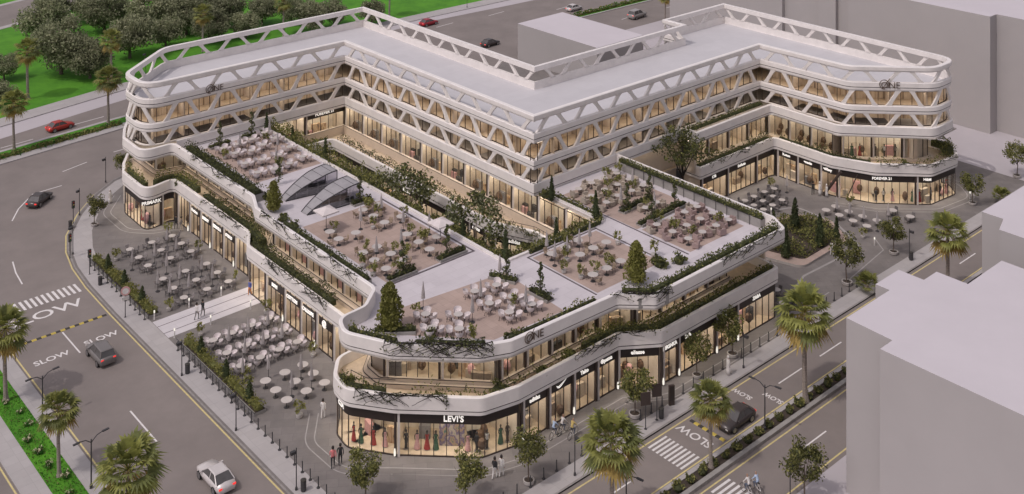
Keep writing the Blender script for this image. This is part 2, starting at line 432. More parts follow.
# white path and its inlays, pale inlay curves in the plaza
b = MB(); b.prism([(50.8, 113.4), (63.9, 113.4), (63.9, 117.5), (50.8, 117.5)], None, .126, 'path')
for y in (114.5, 116.2): b.box(50.8, 63.9, y - .05, y + .05, .12, .13, 'dark_joint')
struct(b, 'path')
def line_strip(mb, pts, w, z, m): mb.sweep(pts, [(w / 2, z), (-w / 2, z)][::-1], m)
b = MB()
for d in (1.5, 2.6):
    line_strip(b, offset_path(fillet([(56.9, 91), (54.6, 88), (54.7, 84), (57.6, 81.5), (63.2, 76.2), (66, 75.4), (79.9, 75.4), (83.6, 72.9), (103, 72.9)], 1.4), d * .75), .12, .126, 'plaza_line')
    line_strip(b, offset_path(fillet([(62, 151), (59, 147), (59, 141.5), (60.6, 139.6), (63, 138.8)], 1.6), d * .8), .12, .126, 'plaza_line')
    line_strip(b, offset_path(fillet([(134.4, 86), (137, 81), (142.6, 76), (148.5, 75.2), (150.7, 77.5), (150.7, 90)], 1.6), d * .8), .12, .126, 'plaza_line')
line_strip(b, fillet([(104, 73.5), (113, 76.4), (124.6, 75.9), (128, 81.5), (128.4, 88), (124, 89.6), (118, 89.2)], 2.2), .3, .126, 'plaza_line')
line_strip(b, [(106.5, 72.1), (112, 72.3)], .15, .126, 'plaza_line'); line_strip(b, [(116.5, 72.4), (126, 73.6), (128, 76)], .15, .126, 'plaza_line')
struct(b, 'plaza_inlay')
# left street side: pavement, green strip, far carriageway
b = MB(); b.prism([(35.5, 60), (37.1, 60), (37.1, 140), (36.2, 143.5), (34.2, 145), (32, 143.5), (31.1, 140), (31.1, 60), (33.15, 60), (33.15, 139), (34.3, 140.5), (35.5, 139)], 0, .13, 'kerb', 'sidewalk', bottom=False); struct(b, 'median_pavement')
b = MB(); b.prism([(33.15, 60), (35.5, 60), (35.5, 139), (34.3, 140.5), (33.15, 139)], 0, .10, 'soil', 'grass', bottom=False); struct(b, 'green_strip')
# median in the top road
MED1 = [(10, 166.6), (30, 170.4), (51.8, 174.1), (72.2, 176.6), (100, 178.6), (128, 179.4)]
b = MB(); b.sweep(MED1, [(0, 0), (0, .13), (-2.2, .13)], 'sidewalk'); b.sweep(offset_path(MED1, -4.6), [(0, .13), (-.7, .13), (-.7, 0)], 'sidewalk'); struct(b, 'median_pavement')
b = MB(); b.sweep(offset_path(MED1, -2.2), [(0, .11), (-2.4, .11)], 'grass'); struct(b, 'green_strip')
b = MB(); b.sweep([(170, 175.2), (300, 175.2)], [(0, 0), (0, .13), (-.5, .13), (-.5, .11), (-2.3, .11), (-2.3, .13), (-2.8, .13), (-2.8, 0)], 'sidewalk', mats=['sidewalk', 'sidewalk', 'sidewalk', 'grass', 'sidewalk', 'sidewalk', 'sidewalk']); struct(b, 'median_strip')
# park: grass, pavement along it, back road
PK = [(-40, 168.5), (20, 178.6), (56.3, 190.2), (79.4, 194.8), (110, 197), (146, 197.6), (173, 197.6), (300, 197.2)]
b = MB(); b.sweep(PK, [(0, 0), (0, .13), (-.15, .13), (-3.6, .13), (-3.6, .1)], 'sidewalk'); struct(b, 'pavement')
b = MB(); b.prism(offset_path(PK, -3.6) + [(300, 420), (-40, 420)], 0, .10, 'soil', 'grass', bottom=False); struct(b, 'grass')
BR = [(-20, 225), (40, 240), (74, 249.6), (100, 259), (150, 275), (230, 292)]
b = MB(); b.sweep(BR, [(0, .12), (0, .16), (-1.8, .16), (-1.8, .13), (-17, .13), (-17, .16), (-18.5, .16), (-18.5, .12)], 'sidewalk', mats=['sidewalk', 'sidewalk', 'kerb', 'asphalt', 'kerb', 'sidewalk', 'kerb']); struct(b, 'back_road')
# right street median kerbs and the pale lot opposite
b = MB()
b.prism([(52, 62.75), (52, 63.2), (300, 63.2), (300, 62.75)], 0, .2, 'kerb', 'sidewalk', bottom=False)
b.prism([(52, 61.2), (52, 61.65), (300, 61.65), (300, 61.2)], 0, .32, 'kerb', 'planter', bottom=False)
b.prism([(52, 61.65), (52, 62.75), (300, 62.75), (300, 61.65)], 0, .12, 'soil', 'soil', bottom=False); struct(b, 'median_kerb')
b = MB(); b.prism([(58, -40), (300, -40), (300, 55.3), (58, 55.3)], 0, .12, 'kerb', 'ground', bottom=False); struct(b, 'pale_ground')
b = MB(); b.prism([(160, 68.7), (300, 68.7), (300, 162), (160, 162)], 0, .116, 'kerb', 'ground', bottom=False); struct(b, 'pale_ground')
# ---- painted markings
def rect(mb, x0, x1, y0, y1, m, z=.004): mb.add([(x0, y0, z), (x1, y0, z), (x1, y1, z), (x0, y1, z)], [(0, 1, 2, 3)], m)
b = MB()
line_strip(b, [(48.0, 60), *[(x - .38, y + .05) for x, y in KERB_L[1:11]]], .16, .004, 'yellow_paint')
rect(b, 37.35, 37.5, 60, 139, 'yellow_paint'); rect(b, 30.8, 30.95, 60, 139, 'yellow_paint')
rect(b, 50, 300, 68.12, 68.27, 'yellow_paint'); rect(b, 52, 300, 63.45, 63.6, 'yellow_paint'); rect(b, 52, 300, 60.7, 60.85, 'yellow_paint'); rect(b, 58, 300, 55.8, 55.95, 'yellow_paint')
struct(b, 'kerb_line_marking')
b = MB()
for y0, y1 in ((117, 122.2), (98, 104), (82, 88), (66, 72)): rect(b, 42.7, 42.86, y0, y1, 'white_paint')
line_strip(b, [(42.9, 135.7), (43.2, 139), (43.8, 142.1)], .16, .004, 'white_paint'); line_strip(b, [(47.3, 153.7), (49.1, 156.9), (51.2, 159.4)], .16, .004, 'white_paint')
line_strip(b, [(58, 165.6), (62, 166.8)], .16, .004, 'white_paint')
for a in ((66.5, 168), (78, 168.8), (90, 169.4), (52, 160.5), (30, 158)): line_strip(b, [a, (a[0] + 4.2, a[1] + .25)], .16, .004, 'white_paint')
for a in ((66.2, 183.6), (54, 181), (80, 186.5), (130, 190), (145.5, 190.4), (160, 190.2), (175, 184), (190, 184), (180, 168.5), (195, 168.5), (165, 168.5)): line_strip(b, [a, (a[0] + 5, a[1] + .5)], .16, .004, 'white_paint')
for x0 in (58.5, 68.8, 93, 100.2, 110, 120, 130): rect(b, x0, x0 + (2.6 if x0 == 68.8 else 4), 65.7, 65.85, 'white_paint')
for x0 in (66, 84.1, 98, 112): rect(b, x0, x0 + 6, 58.4, 58.55, 'white_paint')
struct(b, 'lane_marking')
b = MB()
for k in range(16): rect(b, 38.1 + k * .61, 38.1 + k * .61 + .3, 129.5, 131.7, 'white_paint')
for k in range(9): rect(b, 75.9, 78.4, 63.85 + k * .47, 64.08 + k * .47, 'white_paint')
for k in range(8): rect(b, 75.6, 78.1, 56.5 + k * .52, 56.75 + k * .52, 'white_paint')
struct(b, 'crosswalk_marking')
def road_word(txt, x, y, size, up, sx):
    u = Vector(up); r = Vector((u.y, -u.x, 0))
    o = add_text('road_lettering', txt, size, (x, y, .006), r, u, 'white_paint', ext=.001, bold=.02)
    for v in o.data.vertices:
        d = Vector(v.co) - Vector((x, y, .006)); v.co = Vector((x, y, .006)) + r * d.dot(r) * sx + u * d.dot(u) + Vector((0, 0, 1)) * d.z
    tag(o, kind='structure')
road_word('SLOW', 42.6, 127.2, 2.45, (0, 1, 0), 1.22)
road_word('SLOW', 40.2, 117.9, 1.25, (0, 1, 0), 1.02); road_word('SLOW', 45.5, 118.3, 1.25, (0, 1, 0), 1.02)
road_word('SLOW', 80.4, 66.05, 1.35, (-1, 0, 0), 1.02)
road_word('SLOW', 88.9, 67.1, .85, (-1, 0, 0), .9); road_word('SLOW', 90.6, 64.7, .85, (-1, 0, 0), .9)
def speed_hump(p0, p1, label):
    t = thing('speed_bump', label, 'speed bump', (p0[0], p0[1], 0)); d = Vector(p1) - Vector(p0); n = int(d.length / .5); d.normalize(); q = Vector((d.y, -d.x))
    for k in range(n):
        mb = MB(); a = Vector(p0) + d * k * .5; e = a + d * .5
        mb.sweep([tuple(a), tuple(e)], [(.22, .002), (.12, .05), (-.12, .05), (-.22, .002)], 'black_rubber' if k % 2 else 'bump_yellow'); mb.build('black_segment' if k % 2 else 'yellow_segment', t)
speed_hump((37.7, 122.6), (47.9, 122.6), 'yellow and black speed bump across the left street below the large road word')
speed_hump((81.9, 63.8), (81.9, 68.0), 'yellow and black speed bump beside the dark car on the right street')

# ================================================================== MALL
mall = thing('shopping_mall', 'cream terraced shopping mall with a zigzag office wing and planted roof terraces', 'mall', (90, 105, 0))
def mpart(mb, name, smooth=False): return mb.build(name, mall, smooth)
P1a = [(62, 152), (60.2, 149), (59.0, 146), (58.9, 138.4), (63.2, 139.6), (63.2, 119.2), (61.5, 116.3), (61.5, 90.6), (57.2, 90.4), (55.3, 88), (54.95, 85.5), (57.7, 81.7), (63.4, 76.2), (67, 75.4), (80.1, 75.4), (83.7, 72.9), (103.2, 72.9), (103.5, 75), (103.5, 97)]
P1 = fillet(P1a, [0, 1, 2.5, 2.4, .8, 2, 2, .8, 2, 2.2, 2, 2.4, 1.6, 1.6, .6, .6, .6, .6, 0])
R1 = fillet([(118, 99.9), (118, 96), (134.7, 96), (134.7, 86.6), (136.9, 81.3), (142.4, 75.9), (148.6, 75.3), (150.9, 77.6), (150.9, 116.4)], [0, .3, .6, 2.2, 2.2, 1.5, 1.8, 1.8, 0])
C1 = fillet([(76.9, 138), (86.6, 138), (86.6, 102.4), (88.8, 97.2), (88.6, 93.8), (90.4, 92.4), (90.4, 89)], [0, 1, 1.5, 1, .8, .8, 0])
P2a = [(62, 152), (60.4, 149.2), (59.0, 146), (58.9, 139.6), (63.2, 139.7), (63.2, 118.2), (61.9, 115), (61.9, 91.2), (59.4, 89.1), (56.3, 88.9), (55.3, 86.4), (57.6, 81.9), (63.3, 76.4), (66, 75.2), (79.1, 74.6), (81.8, 72), (103.2, 72.1), (104.7, 74.6), (104.7, 98.6)]
P2 = fillet(P2a, [0, 1, 2.4, 3.0, .7, 1.2, 1.2, 1.5, 1.5, 1.8, 2.2, 2.4, 2, 1.4, .7, .7, .8, .9, 0])
W0 = [(59.5, 140.4), (90.1, 140.2), (90.1, 98.7), (134.9, 98.7), (135.6, 84.5), (144, 76.1), (149.9, 76.1), (149.9, 117), (134.5, 117), (134.5, 113), (103.3, 113), (103.3, 155), (68.6, 155), (59.6, 147.0)]
W = fillet(W0, [3.3, 0, 0, 0, 3., 4., 3.2, 0, 0, 0, 0, 0, 4., 3.], closed=True)
R2 = fillet([(118, 98.5), (118, 96.6), (134.7, 96.6), (134.7, 85.6), (143.6, 76.1), (149.9, 76.1), (150, 117)], [0, .3, .5, 2, 2.4, 2.2, 0])

# slabs
b = MB(); poly = P1 + [(104.7, 100)] + R1 + [(134, 116.4), (134, 112.4), (103, 112.4), (103, 154), (69, 154)]
hole = [(76.9, 89), (90.4, 89)] + C1[::-1][1:] ; hole = [(90.4, 89), (76.9, 89), (76.9, 138)] + C1[1:-1]
b.prism(poly, 4.5, 4.66, 'soffit', 'shop_floor', holes=[hole]); mpart(b, 'first_floor_slab')
T_POLY = P2[4:] + [(91.2, 98.6), (91.2, 88.8), (76.8, 88.8), (76.8, 140.1), (64, 140.1)]
b = MB(); b.prism(T_POLY, 8.72, 8.9, 'soffit', 'walk'); mpart(b, 'terrace_floor')
b = MB(); b.prism([(118, 96.6), (134.7, 96.6), (134.7, 85.6), (143.6, 76.1), (149.5, 76.1), (149.5, 116), (135, 116), (135, 98.72), (118, 98.72)], 8.76, 8.9, 'soffit'); mpart(b, 'soffit')
for z0, z1 in ((10.1, 10.28), (12.3, 12.98)):
    pass
WI = offset_path(W, -.25, True)
for z0, z1, m1, m2 in ((8.9, 9.05, 'soffit', 'soffit'), (12.1, 12.95, 'soffit', 'shop_floor'), (15.0, 15.3, 'soffit', 'roof')):
    b = MB(); b.prism(WI, z0, z1, m1, m2); mpart(b, 'roof_deck' if z0 == 15.0 else 'floor_slab')

# horizontal bands: rounded lip, joint, fascia, coping
def band_prof(z0, z1, inner=.42, out=.0):
    zl = z0 + .36
    return [(-inner, z0), (out - .12, z0), (out, z0 + .07), (out, zl), (out - .07, zl + .01), (out - .07, zl + .085), (out + .05, zl + .10), (out + .02, z1 - .06), (out - .05, z1), (-.34 + out, z1), (-.36 + out, z0 + .3)], \
           ['soffit', 'lip', 'band', 'groove', 'groove', 'groove', 'band', 'lip', 'lip', 'band', 'band']
def band(path, z0, z1, name, closed=False, out=0.):
    p, ms = band_prof(z0, z1, out=out); b = MB(); b.sweep(path, p, 'band', closed, True, mats=ms); return mpart(b, name)
iL = next(i for i, p in enumerate(P1) if abs(p[0] - 61.5) < .02 and p[1] < 91.6)
band(P1, 4.0, 5.65, 'parapet'); band(R1, 4.0, 5.65, 'parapet'); band(C1, 4.0, 5.55, 'parapet')
band(P2, 8.75, 10.25, 'parapet'); band(R2, 8.75, 10.25, 'parapet')
band(W[next(i for i, p in enumerate(W) if abs(p[0] - 90.1) < .1 and abs(p[1] - 140.2) < .1) - 4:][:7] if False else [(64, 140.2), (90.1, 140.2), (90.1, 98.7), (118.1, 98.7)], 8.75, 10.25, 'facade_band')
band([(149.9, 117), (134.5, 117), (134.5, 113), (103.3, 113), (103.3, 155), (68.4, 155), (62, 150)], 8.75, 10.25, 'facade_band')
band(W, 12.0, 13.05, 'facade_band', True); band(W, 15.2, 16.3, 'facade_band', True)
b = MB(); b.sweep(W, [(-.5, 17.82), (0, 17.82), (.06, 17.95), (.06, 18.4), (0, 18.48), (-.5, 18.48)], 'band', True, True, mats=['soffit', 'lip', 'band', 'lip', 'lip', 'band']); mpart(b, 'roof_rail')
# truss webs: slanted struts between the bands, one mesh per storey and side
runs = [('west', [W[-1], *W[0:W.index(next(p for p in W if abs(p[0] - 90.1) < .02 and p[1] > 140))], (90.1, 140.2)], 3.1), ('c', [(90.1, 140.2), (90.1, 98.7)], 3.2), ('d', [(90.1, 98.7), (134.9, 98.7)], 3.2)]
iA = next(i for i, p in enumerate(W) if abs(p[0] - 134.9) < .02); iB = next(i for i, p in enumerate(W) if abs(p[0] - 149.9) < .02 and abs(p[1] - 117) < .02)
runs.append(('e', W[iA:iB + 1], 3.15))
runs.append(('f', W[iB:] + [W[0]], 3.3))
def truss(path, z0, z1, step, d, w=.56, th=.28):
    L = plen(path); n = max(2, round(L / step)); b = MB(); st = L / n
    for k in range(n):
        s0, s1 = (k + .27) * st, (k + .73) * st
        lo, hi = (s0, s1) if k % 2 == 0 else (s1, s0)
        for e in (-1, 1):
            pass
        pts = []
        segs = 4
        for j in range(segs):
            ua, ub = j / segs, (j + 1) / segs
            quad = []
            for u in (ua, ub):
                sc = lo + (hi - lo) * u; zz = z0 + (z1 - z0) * u
                ww = w * (1 + .55 * (abs(u - .5) * 2) ** 4)
                for off in (-ww / 2, ww / 2): quad.append((max(0, min(L, sc + off)), zz))
            vs = []
            for dd in (d, d - th):
                for s_, z_ in quad:
                    q, t = pat(path, s_); vs.append((q.x + t.y * dd, q.y - t.x * dd, z_))
            b.add(vs, [(0, 1, 3, 2), (4, 6, 7, 5), (0, 2, 6, 4), (1, 5, 7, 3)], 'truss')
    for za in (z0, z1 - .1): b.sweep(path, [(d - th, za), (d - .02, za), (d - .02, za + .1), (d - th, za + .1)], 'truss', pclosed=True)
    return b
for nm, path, st in runs:
    for z0, z1 in ((10.2, 12.05), (13.0, 15.25), (16.25, 17.85)):
        mpart(truss(path, z0, z1, st, -.06), 'truss')
# office glazing, back walls and lit ceilings behind the truss
for nm, path, st in runs:
    for z0, z1 in ((10.26, 12.0), (12.97, 14.97)):
        L = plen(path); g = MB(); g.sweep(path, [(-.62, z0), (-.62, z1)], 'wglass'); win = mpart(g, 'office_window')
        f = MB(); n = int(L / 1.5)
        for k in range(n + 1):
            q, t = pat(path, L * k / n); c = (q.x - t.y * .6, q.y + t.x * .6); f.box(-.025, .025, -.05, .05, z0, z1, 'frame', math.atan2(t.y, t.x), c)
        f.sweep(path, [(-.56, z0), (-.56, z0 + .1), (-.66, z0 + .1)], 'frame'); f.sweep(path, [(-.56, z1 - .1), (-.56, z1), (-.66, z1)], 'frame')
        f.build('window_frame', win)
        if nm == 'f': continue
        i = MB(); D = 3.4 if nm != 'west' else 3.0
        i.sweep(path, [(-D, z0), (-D, z1)], 'office_wall'); ln = sub(path, .5, L - .5)
        i.sweep(ln, [(-1.0, z1 - .12), (-1.9, z1 - .12)][::-1], 'warm_office'); 
        for k in range(1, int(L / 5)):
            q, t = pat(path, 5 * k); i.box(-.07, .07, .7, D, z0, z1, 'plain_wall', math.atan2(t.y, t.x), (q.x, q.y))
        i.build('office_interior', win)

# ------------------------------------------------------------------ shopfronts
def interior(path, z0, z1, D, goods, light='warm', wall='shop_wall', lin=.9, lout=.45):
    i = MB(); L = plen(path)
    i.sweep(path, [(-D, z0), (-D, z1)], wall)
    i.sweep(path, [(-.06, z0 + .01), (-D, z0 + .01)], 'shop_floor')
    i.sweep(path, [(-.15, z1), (-D, z1)], 'soffit')
    i.sweep(path, [(-lout, z1 - .06), (-lin - .25, z1 - .06)], light)
    for s in (0.02, L - .02):
        q, t = pat(path, s); i.box(-.06, .06, .1, D, z0, z1, 'plain_wall', math.atan2(t.y, t.x), (q.x, q.y))
    r = random.Random(int(L * 1000) + int(path[0][0] * 10))
    for k in range(goods + 1):
        q, t = pat(path, r.uniform(.6, max(.7, L - .6))); w = r.uniform(.3, .7); h = r.uniform(.8, 1.7); y = r.uniform(.5, max(.7, D - .8))
        if r.random() < .35:
            c_ = (q.x - t.y * y, q.y + t.x * y, z0 + r.uniform(.05, .6)); hh = r.uniform(.9, 1.3); i.lathe([(.12, 0), (.42, hh * .25), (.5, hh * .5), (.36, hh * .85), (.08, hh)], 'goods_brown' if r.random() < .7 else 'c_rose', c_, 9, .8, .8); continue
        col = r.choice(['shop_goods', 'shop_goods', 'c_black', 'c_beige', 'wicker', 'c_rose', 'c_grey'])
        i.box(-w, w, y, y + .4, z0 + .02, z0 + h, col, math.atan2(t.y, t.x), (q.x, q.y))
    return i
def shop(path, z0, z1, sign=None, mull=1.25, goods=4, D=3., band_sign=True, sh=.82, pillar=True, tsize=.62, tm='letters', zsign=None, light='warm', lowrail=True):
    L = plen(path); n = max(1, round(L / mull)); zt = z1 - (sh if band_sign else .08)
    f = MB()
    for k in range(n + 1):
        q, t = pat(path, min(L - .03, max(.03, L * k / n))); f.box(-.03, .03, -.05, .05, z0, zt, 'frame', math.atan2(t.y, t.x), (q.x, q.y))
    f.sweep(path, [(.05, z0), (.05, z0 + .1), (-.05, z0 + .1), (-.05, z0)], 'frame'); f.sweep(path, [(.05, zt - .07), (.05, zt), (-.05, zt), (-.05, zt - .07)], 'frame', pclosed=True)
    fr = mpart(f, 'shopfront')
    g = MB(); g.sweep(path, [(-.01, z0 + .1), (-.01, zt)], 'glass'); g.build('glass_pane', fr)
    if band_sign:
        s = MB(); s.sweep(path, [(.0, zt + .003), (.07, zt + .003), (.07, z1 + .02), (.0, z1 + .02)], 'black_sign'); s.build('sign_board', fr)
    if sign:
        q, t = pat(path, L * .5 if sign[1] is None else sign[1]); nrm = Vector((t.y, -t.x))
        p = q + nrm * .12; z = (zt + z1) / 2 if zsign is None else zsign
        add_text('sign_lettering', sign[0], tsize, (p.x, p.y, z), (t.x, t.y, 0), (0, 0, 1), tm, fr, bold=.012)
    if pillar:
        for s_, w in ((0., .21), (.30, .20)):
            q, t = pat(path, s_); pm = MB(); pm.box(-w / 2, w / 2, -.16, .02 if w > .205 else .0, z0 - .0, z1 + .05, 'frame' if w > .205 else 'pillar', math.atan2(t.y, t.x), (q.x + t.y * .02, q.y - t.x * .02)); pm.build('pillar', fr)
        if pillar == 2:
            q, t = pat(path, .0); pm = MB(); pm.lathe([(.02, 0), (.09, .06), (.10, .35), (.06, .66), (.02, .72)], 'spot', (q.x + t.y * .32, q.y - t.x * .32, z0 + .12), 8); pm.build('wall_light', fr)
    interior(path, z0, z1, D, goods, light).build('shop_interior', fr)
    return fr
G0 = offset_path(P1, -.32)
S = lambda x, y: snear(G0, (x, y))
Z0, Z1 = .12, 4.0
sPs, sPe = S(58.9, 147.4), S(61.4, 139.3)
shop(sub(G0, S(60.5, 149.3), sPe), Z0, Z1, ('PRIMARK', plen(sub(G0, S(60.5, 149.3), S(60.0, 139.0)))), 1.1, 3, tsize=.62)
shop(sub(G0, sPe, S(63.4, 139.5)), Z0, Z1, None, 1.6, 4, band_sign=True)
ys = [138.7, 135.2, 132.1, 129.0, 125.9, 122.8, 119.8]
nm = ['', 'Pandora', 'MISBHV', 'BERSHKA', 'OYSHO', '']
# free-standing sign boards sit inside each bay on the left side
def bay_signs(path, txt, z=3.25):
    L = plen(path); q, t = pat(path, L / 2); n = Vector((t.y, -t.x)); a = math.atan2(t.y, t.x); o = MB()
    o.box(-L / 2 + .55, L / 2 - .3, -.1, -.04, z - .42, z + .42, 'black_sign', a, (q.x, q.y))
    return o, (q + n * .16, t)
for k in range(6):
    p = sub(G0, S(63.5, ys[k]), S(63.5, ys[k + 1])); fr = shop(p, Z0, Z1, None, 1.0, 4, band_sign=False, pillar=2 if k % 2 else True)
    if nm[k]:
        o, (q, t) = bay_signs(p, nm[k]); o.build('sign_board', fr); add_text('sign_lettering', nm[k], .5, (q.x, q.y, 3.25), (t.x, t.y, 0), (0, 0, 1), 'letters', fr, bold=.015)
p = sub(G0, S(63.3, 119.0), S(61.8, 112.6)); shop(p, Z0, Z1, None, 1.5, 3, band_sign=False)
ys = [112.2, 108.1, 104.7, 101.5, 98.2, 94.8, 91.2]; nm = ['MAVI', 'COTTON', 'CALLIOPE', '@', '', '']
for k in range(6):
    p = sub(G0, S(61.8, ys[k]), S(61.8, ys[k + 1])); fr = shop(p, Z0, Z1, None, 1.1, 4, band_sign=False, pillar=2 if k % 2 else True)
    if nm[k]:
        o, (q, t) = bay_signs(p, nm[k]); o.build('sign_board', fr); add_text('sign_lettering', nm[k], .52 if k < 3 else .8, (q.x, q.y, 3.25), (t.x, t.y, 0), (0, 0, 1), 'letters', fr, bold=.015)
# front corner
sp = S(57.9, 81.8)
pc = sub(G0, S(56.5, 90.1), sp); shop(pc, Z0, Z1, ('C2A', plen(sub(G0, S(56.5, 90.1), S(55.25, 86.7)))), 1.15, 2, tsize=.6, D=4)
pc = sub(G0, sp, S(67.2, 75.7)); shop(pc, Z0, Z1, ("LEVI'S", plen(sub(G0, sp, S(61.7, 78.2)))), 1.12, 3, tsize=.74, pillar=2, D=4)
xs = [67.5, 70.8, 74.0, 77.2, 80.0]; nm = ['adidas', '', 'Tako', '\u25cfpuma']
for k in range(4):
    p = sub(G0, S(xs[k], 75.7), S(xs[k + 1], 75.7)); fr = shop(p, Z0, Z1, (nm[k], None) if nm[k] else None, 1.05, 4, pillar=2 if k % 2 == 0 else True, tsize=.52)
    if k == 1:   # slanted tick mark logo
        q, t = pat(p, plen(p) / 2); z = 3.6; o = MB(); x, y = q.x, q.y - .12
        pr = [(-.55, .08), (-.42, -.16), (-.2, -.24), (.1, -.14), (.75, .3), (.0, .02), (-.25, -.06), (-.4, .0)]
        o.add([(x + a, y, z + c) for a, c in pr] + [(x + a, y - .05, z + c) for a, c in pr], [tuple(range(8))[::-1], tuple(range(8, 16))] + [(i, (i + 1) % 8, (i + 1) % 8 + 8, i + 8) for i in range(8)], 'letters'); o.build('sign_logo', fr)
p = sub(G0, S(80.1, 75.7), S(83.6, 73.2)); fr = shop(p, Z0, Z1, ('ellesse', None), 1.1, 4, pillar=2, tsize=.52)
q, t = pat(p, plen(p) / 2)
xs = [83.9, 86.3, 92.3, 95.85, 102.9]; nm = [('BERSHKA', None), ('Bulb', 1.6), ('adidas', None), ('ZARA', None)]
for k in range(4):
    p = sub(G0, S(xs[k], 73.2), S(xs[k + 1], 73.2)); shop(p, Z0, Z1, nm[k], 1.15, 5, pillar=2, tsize=.52)
shop(sub(G0, S(103.2, 74.6), S(103.2, 96)), Z0, Z1, None, 2, 4)
# right courtyard, ground floor
GR = offset_path(R1, -.32); SR = lambda x, y: snear(GR, (x, y))
for (x0, y0, x1, y1, txt, ms) in ((118.4, 96.3, 124, 96.3, 'LTB', 1.3), (124, 96.3, 130.6, 96.3, 'DeFacto', 1.2), (130.6, 96.3, 134.9, 96.2, None, 1.4), (135, 95.8, 135, 92.4, 'Koton', 1.1), (135, 92.4, 135, 88.6, '\u2022mudo', 1.2), (135, 88.6, 135, 86.0, '\u2022tiffany', 1.3),
                                  (135, 85.9, 141, 77.6, 'FOREVER 21', 1.05), (141, 77.6, 150.6, 79, 'H&M', 1.05), (150.6, 79, 150.6, 110, None, 2.)):
    p = sub(GR, SR(x0, y0), SR(x1, y1)); pos = None
    if txt == 'H&M': pos = 1.6
    if txt == 'FOREVER 21': pos = 5.9
    shop(p, Z0, Z1, (txt, pos) if txt else None, ms, 4, tsize=.5, D=3.2)
b = MB(); q_, t_ = pat(G0, sp + 4.9); b.box(-1.15, 1.15, 1.5, 1.65, .14, 3.1, 'display', math.atan2(t_.y, t_.x), (q_.x, q_.y)); mpart(b, 'display_wall')
# slanted entrance canopy strut in the courtyard
b = MB(); b.tube([(134.2, 87.5, .2), (134.9, 85.2, 3.9)], .22, 'frame', 6); b.tube([(135.2, 84.6, .2), (135.8, 83.2, 3.9)], .08, 'frame', 6); mpart(b, 'entrance_strut')
# first floor glazing
G1 = fillet([(63.2, 151), (63.2, 144.3), (66.7, 143.6), (66.7, 118.4), (64.4, 115.5), (64.4, 92.6), (59.0, 87.4), (58.9, 85.4), (66.5, 77.7), (79.3, 77.7), (82.4, 75.8), (97.8, 75.8), (98, 96)], [0, .3, .3, 1.5, 1.5, 1.5, .8, .6, .8, .6, .6, .3, 0])
S1 = lambda x, y: snear(G1, (x, y)); F0, F1 = 4.68, 8.72
def upper(path, x0, y0, x1, y1, fn, n, mull=1.2, goods=3, D=3.):
    a, c = fn(x0, y0), fn(x1, y1)
    for k in range(n): shop(sub(path, a + (c - a) * k / n, a + (c - a) * (k + 1) / n), F0, F1, None, mull, goods, D=D, band_sign=False, pillar=True)
upper(G1, 63.2, 149, 66.5, 143.7, S1, 2, 1.2); upper(G1, 66.7, 143.2, 66.7, 118.8, S1, 7, 1.1, D=2.6); upper(G1, 66.4, 118, 64.6, 115.6, S1, 1, 3.)
upper(G1, 64.4, 115, 64.4, 93, S1, 6, 1.2, D=2.8); upper(G1, 63.8, 92, 59.4, 87.8, S1, 2); upper(G1, 59.1, 85.2, 66.3, 77.9, S1, 2, 1.05, 6, D=3.5)
upper(G1, 66.6, 77.7, 79.2, 77.7, S1, 4, 1.1); upper(G1, 79.4, 77.6, 82.4, 75.8, S1, 1); upper(G1, 82.8, 75.8, 97.7, 75.8, S1, 4); upper(G1, 97.9, 76.5, 97.9, 95, S1, 4)
GR1 = fillet([(118.6, 101), (118.6, 99.2), (137.2, 99.2), (137.2, 87), (145.2, 79.2), (147, 78.9), (147, 116)], [0, .2, .3, 1.5, .8, .3, 0]); SR1 = lambda x, y: snear(GR1, (x, y))
upper(GR1, 118.8, 99.2, 137, 99.2, SR1, 4, 1.1); upper(GR1, 137.2, 98.9, 137.2, 88, SR1, 3, 1.1); upper(GR1, 137.4, 86.8, 146.8, 79, SR1, 3, 1.0, 2); upper(GR1, 147, 79.5, 147, 110, SR1, 4, 1.6)
# central sunken court: shops on two floors
GC = [(77, 139.2), (87.0, 139.2), (87.0, 102.6), (89.2, 97.6), (90.6, 94.0), (90.6, 89.2)]; GC1 = [(77, 141.2), (90.7, 141.2), (90.7, 89)]
SC0 = lambda x, y: snear(GC, (x, y)); SC1 = lambda x, y: snear(GC1, (x, y))
nmc = ['', '', '', '\u2022', 'Koton', '', '', 'colins', '', 'adidas']
stops = [(77.2, 139.2), (83, 139.2), (86.9, 139.2), (87, 131), (87, 123.4), (87, 117), (87, 111.5), (87, 107.2), (87, 104.2), (87, 102.5), (89.3, 97.4)]
for k in range(10):
    p = sub(GC, SC0(*stops[k]), SC0(*stops[k + 1])); shop(p, .05, Z1, (nmc[k], None) if nmc[k] else None, 1.2, 3, tsize=.62, D=2.4)
shop(sub(GC, SC0(89.4, 97.2), SC0(90.6, 89.4)), .05, Z1, None, 1.2, 2, D=2.)
for k in range(2): shop(sub(GC1, SC1(77.2 + 6.7 * k, 141.2), SC1(83.9 + 6.7 * k, 141.2)), F0, F1, (('', 'FOREVER 21')[k], None) if k else None, 1.3, 3, band_sign=bool(k), tsize=.6)
for k in range(11):
    a, c = 140.9 - k * 4.7, 140.9 - (k + 1) * 4.7; shop(sub(GC1, SC1(90.7, a), SC1(90.7, max(c, 89.2))), F0, F1, None, 1.2, 4, band_sign=False, D=2.6)
b = MB(); b.box(76.7, 76.95, 88.8, 140, .05, 8.72, 'plain_wall'); mpart(b, 'court_wall'); b = MB(); b.box(76.7, 91.2, 88.5, 88.75, .05, 8.72, 'plain_wall'); mpart(b, 'court_wall')
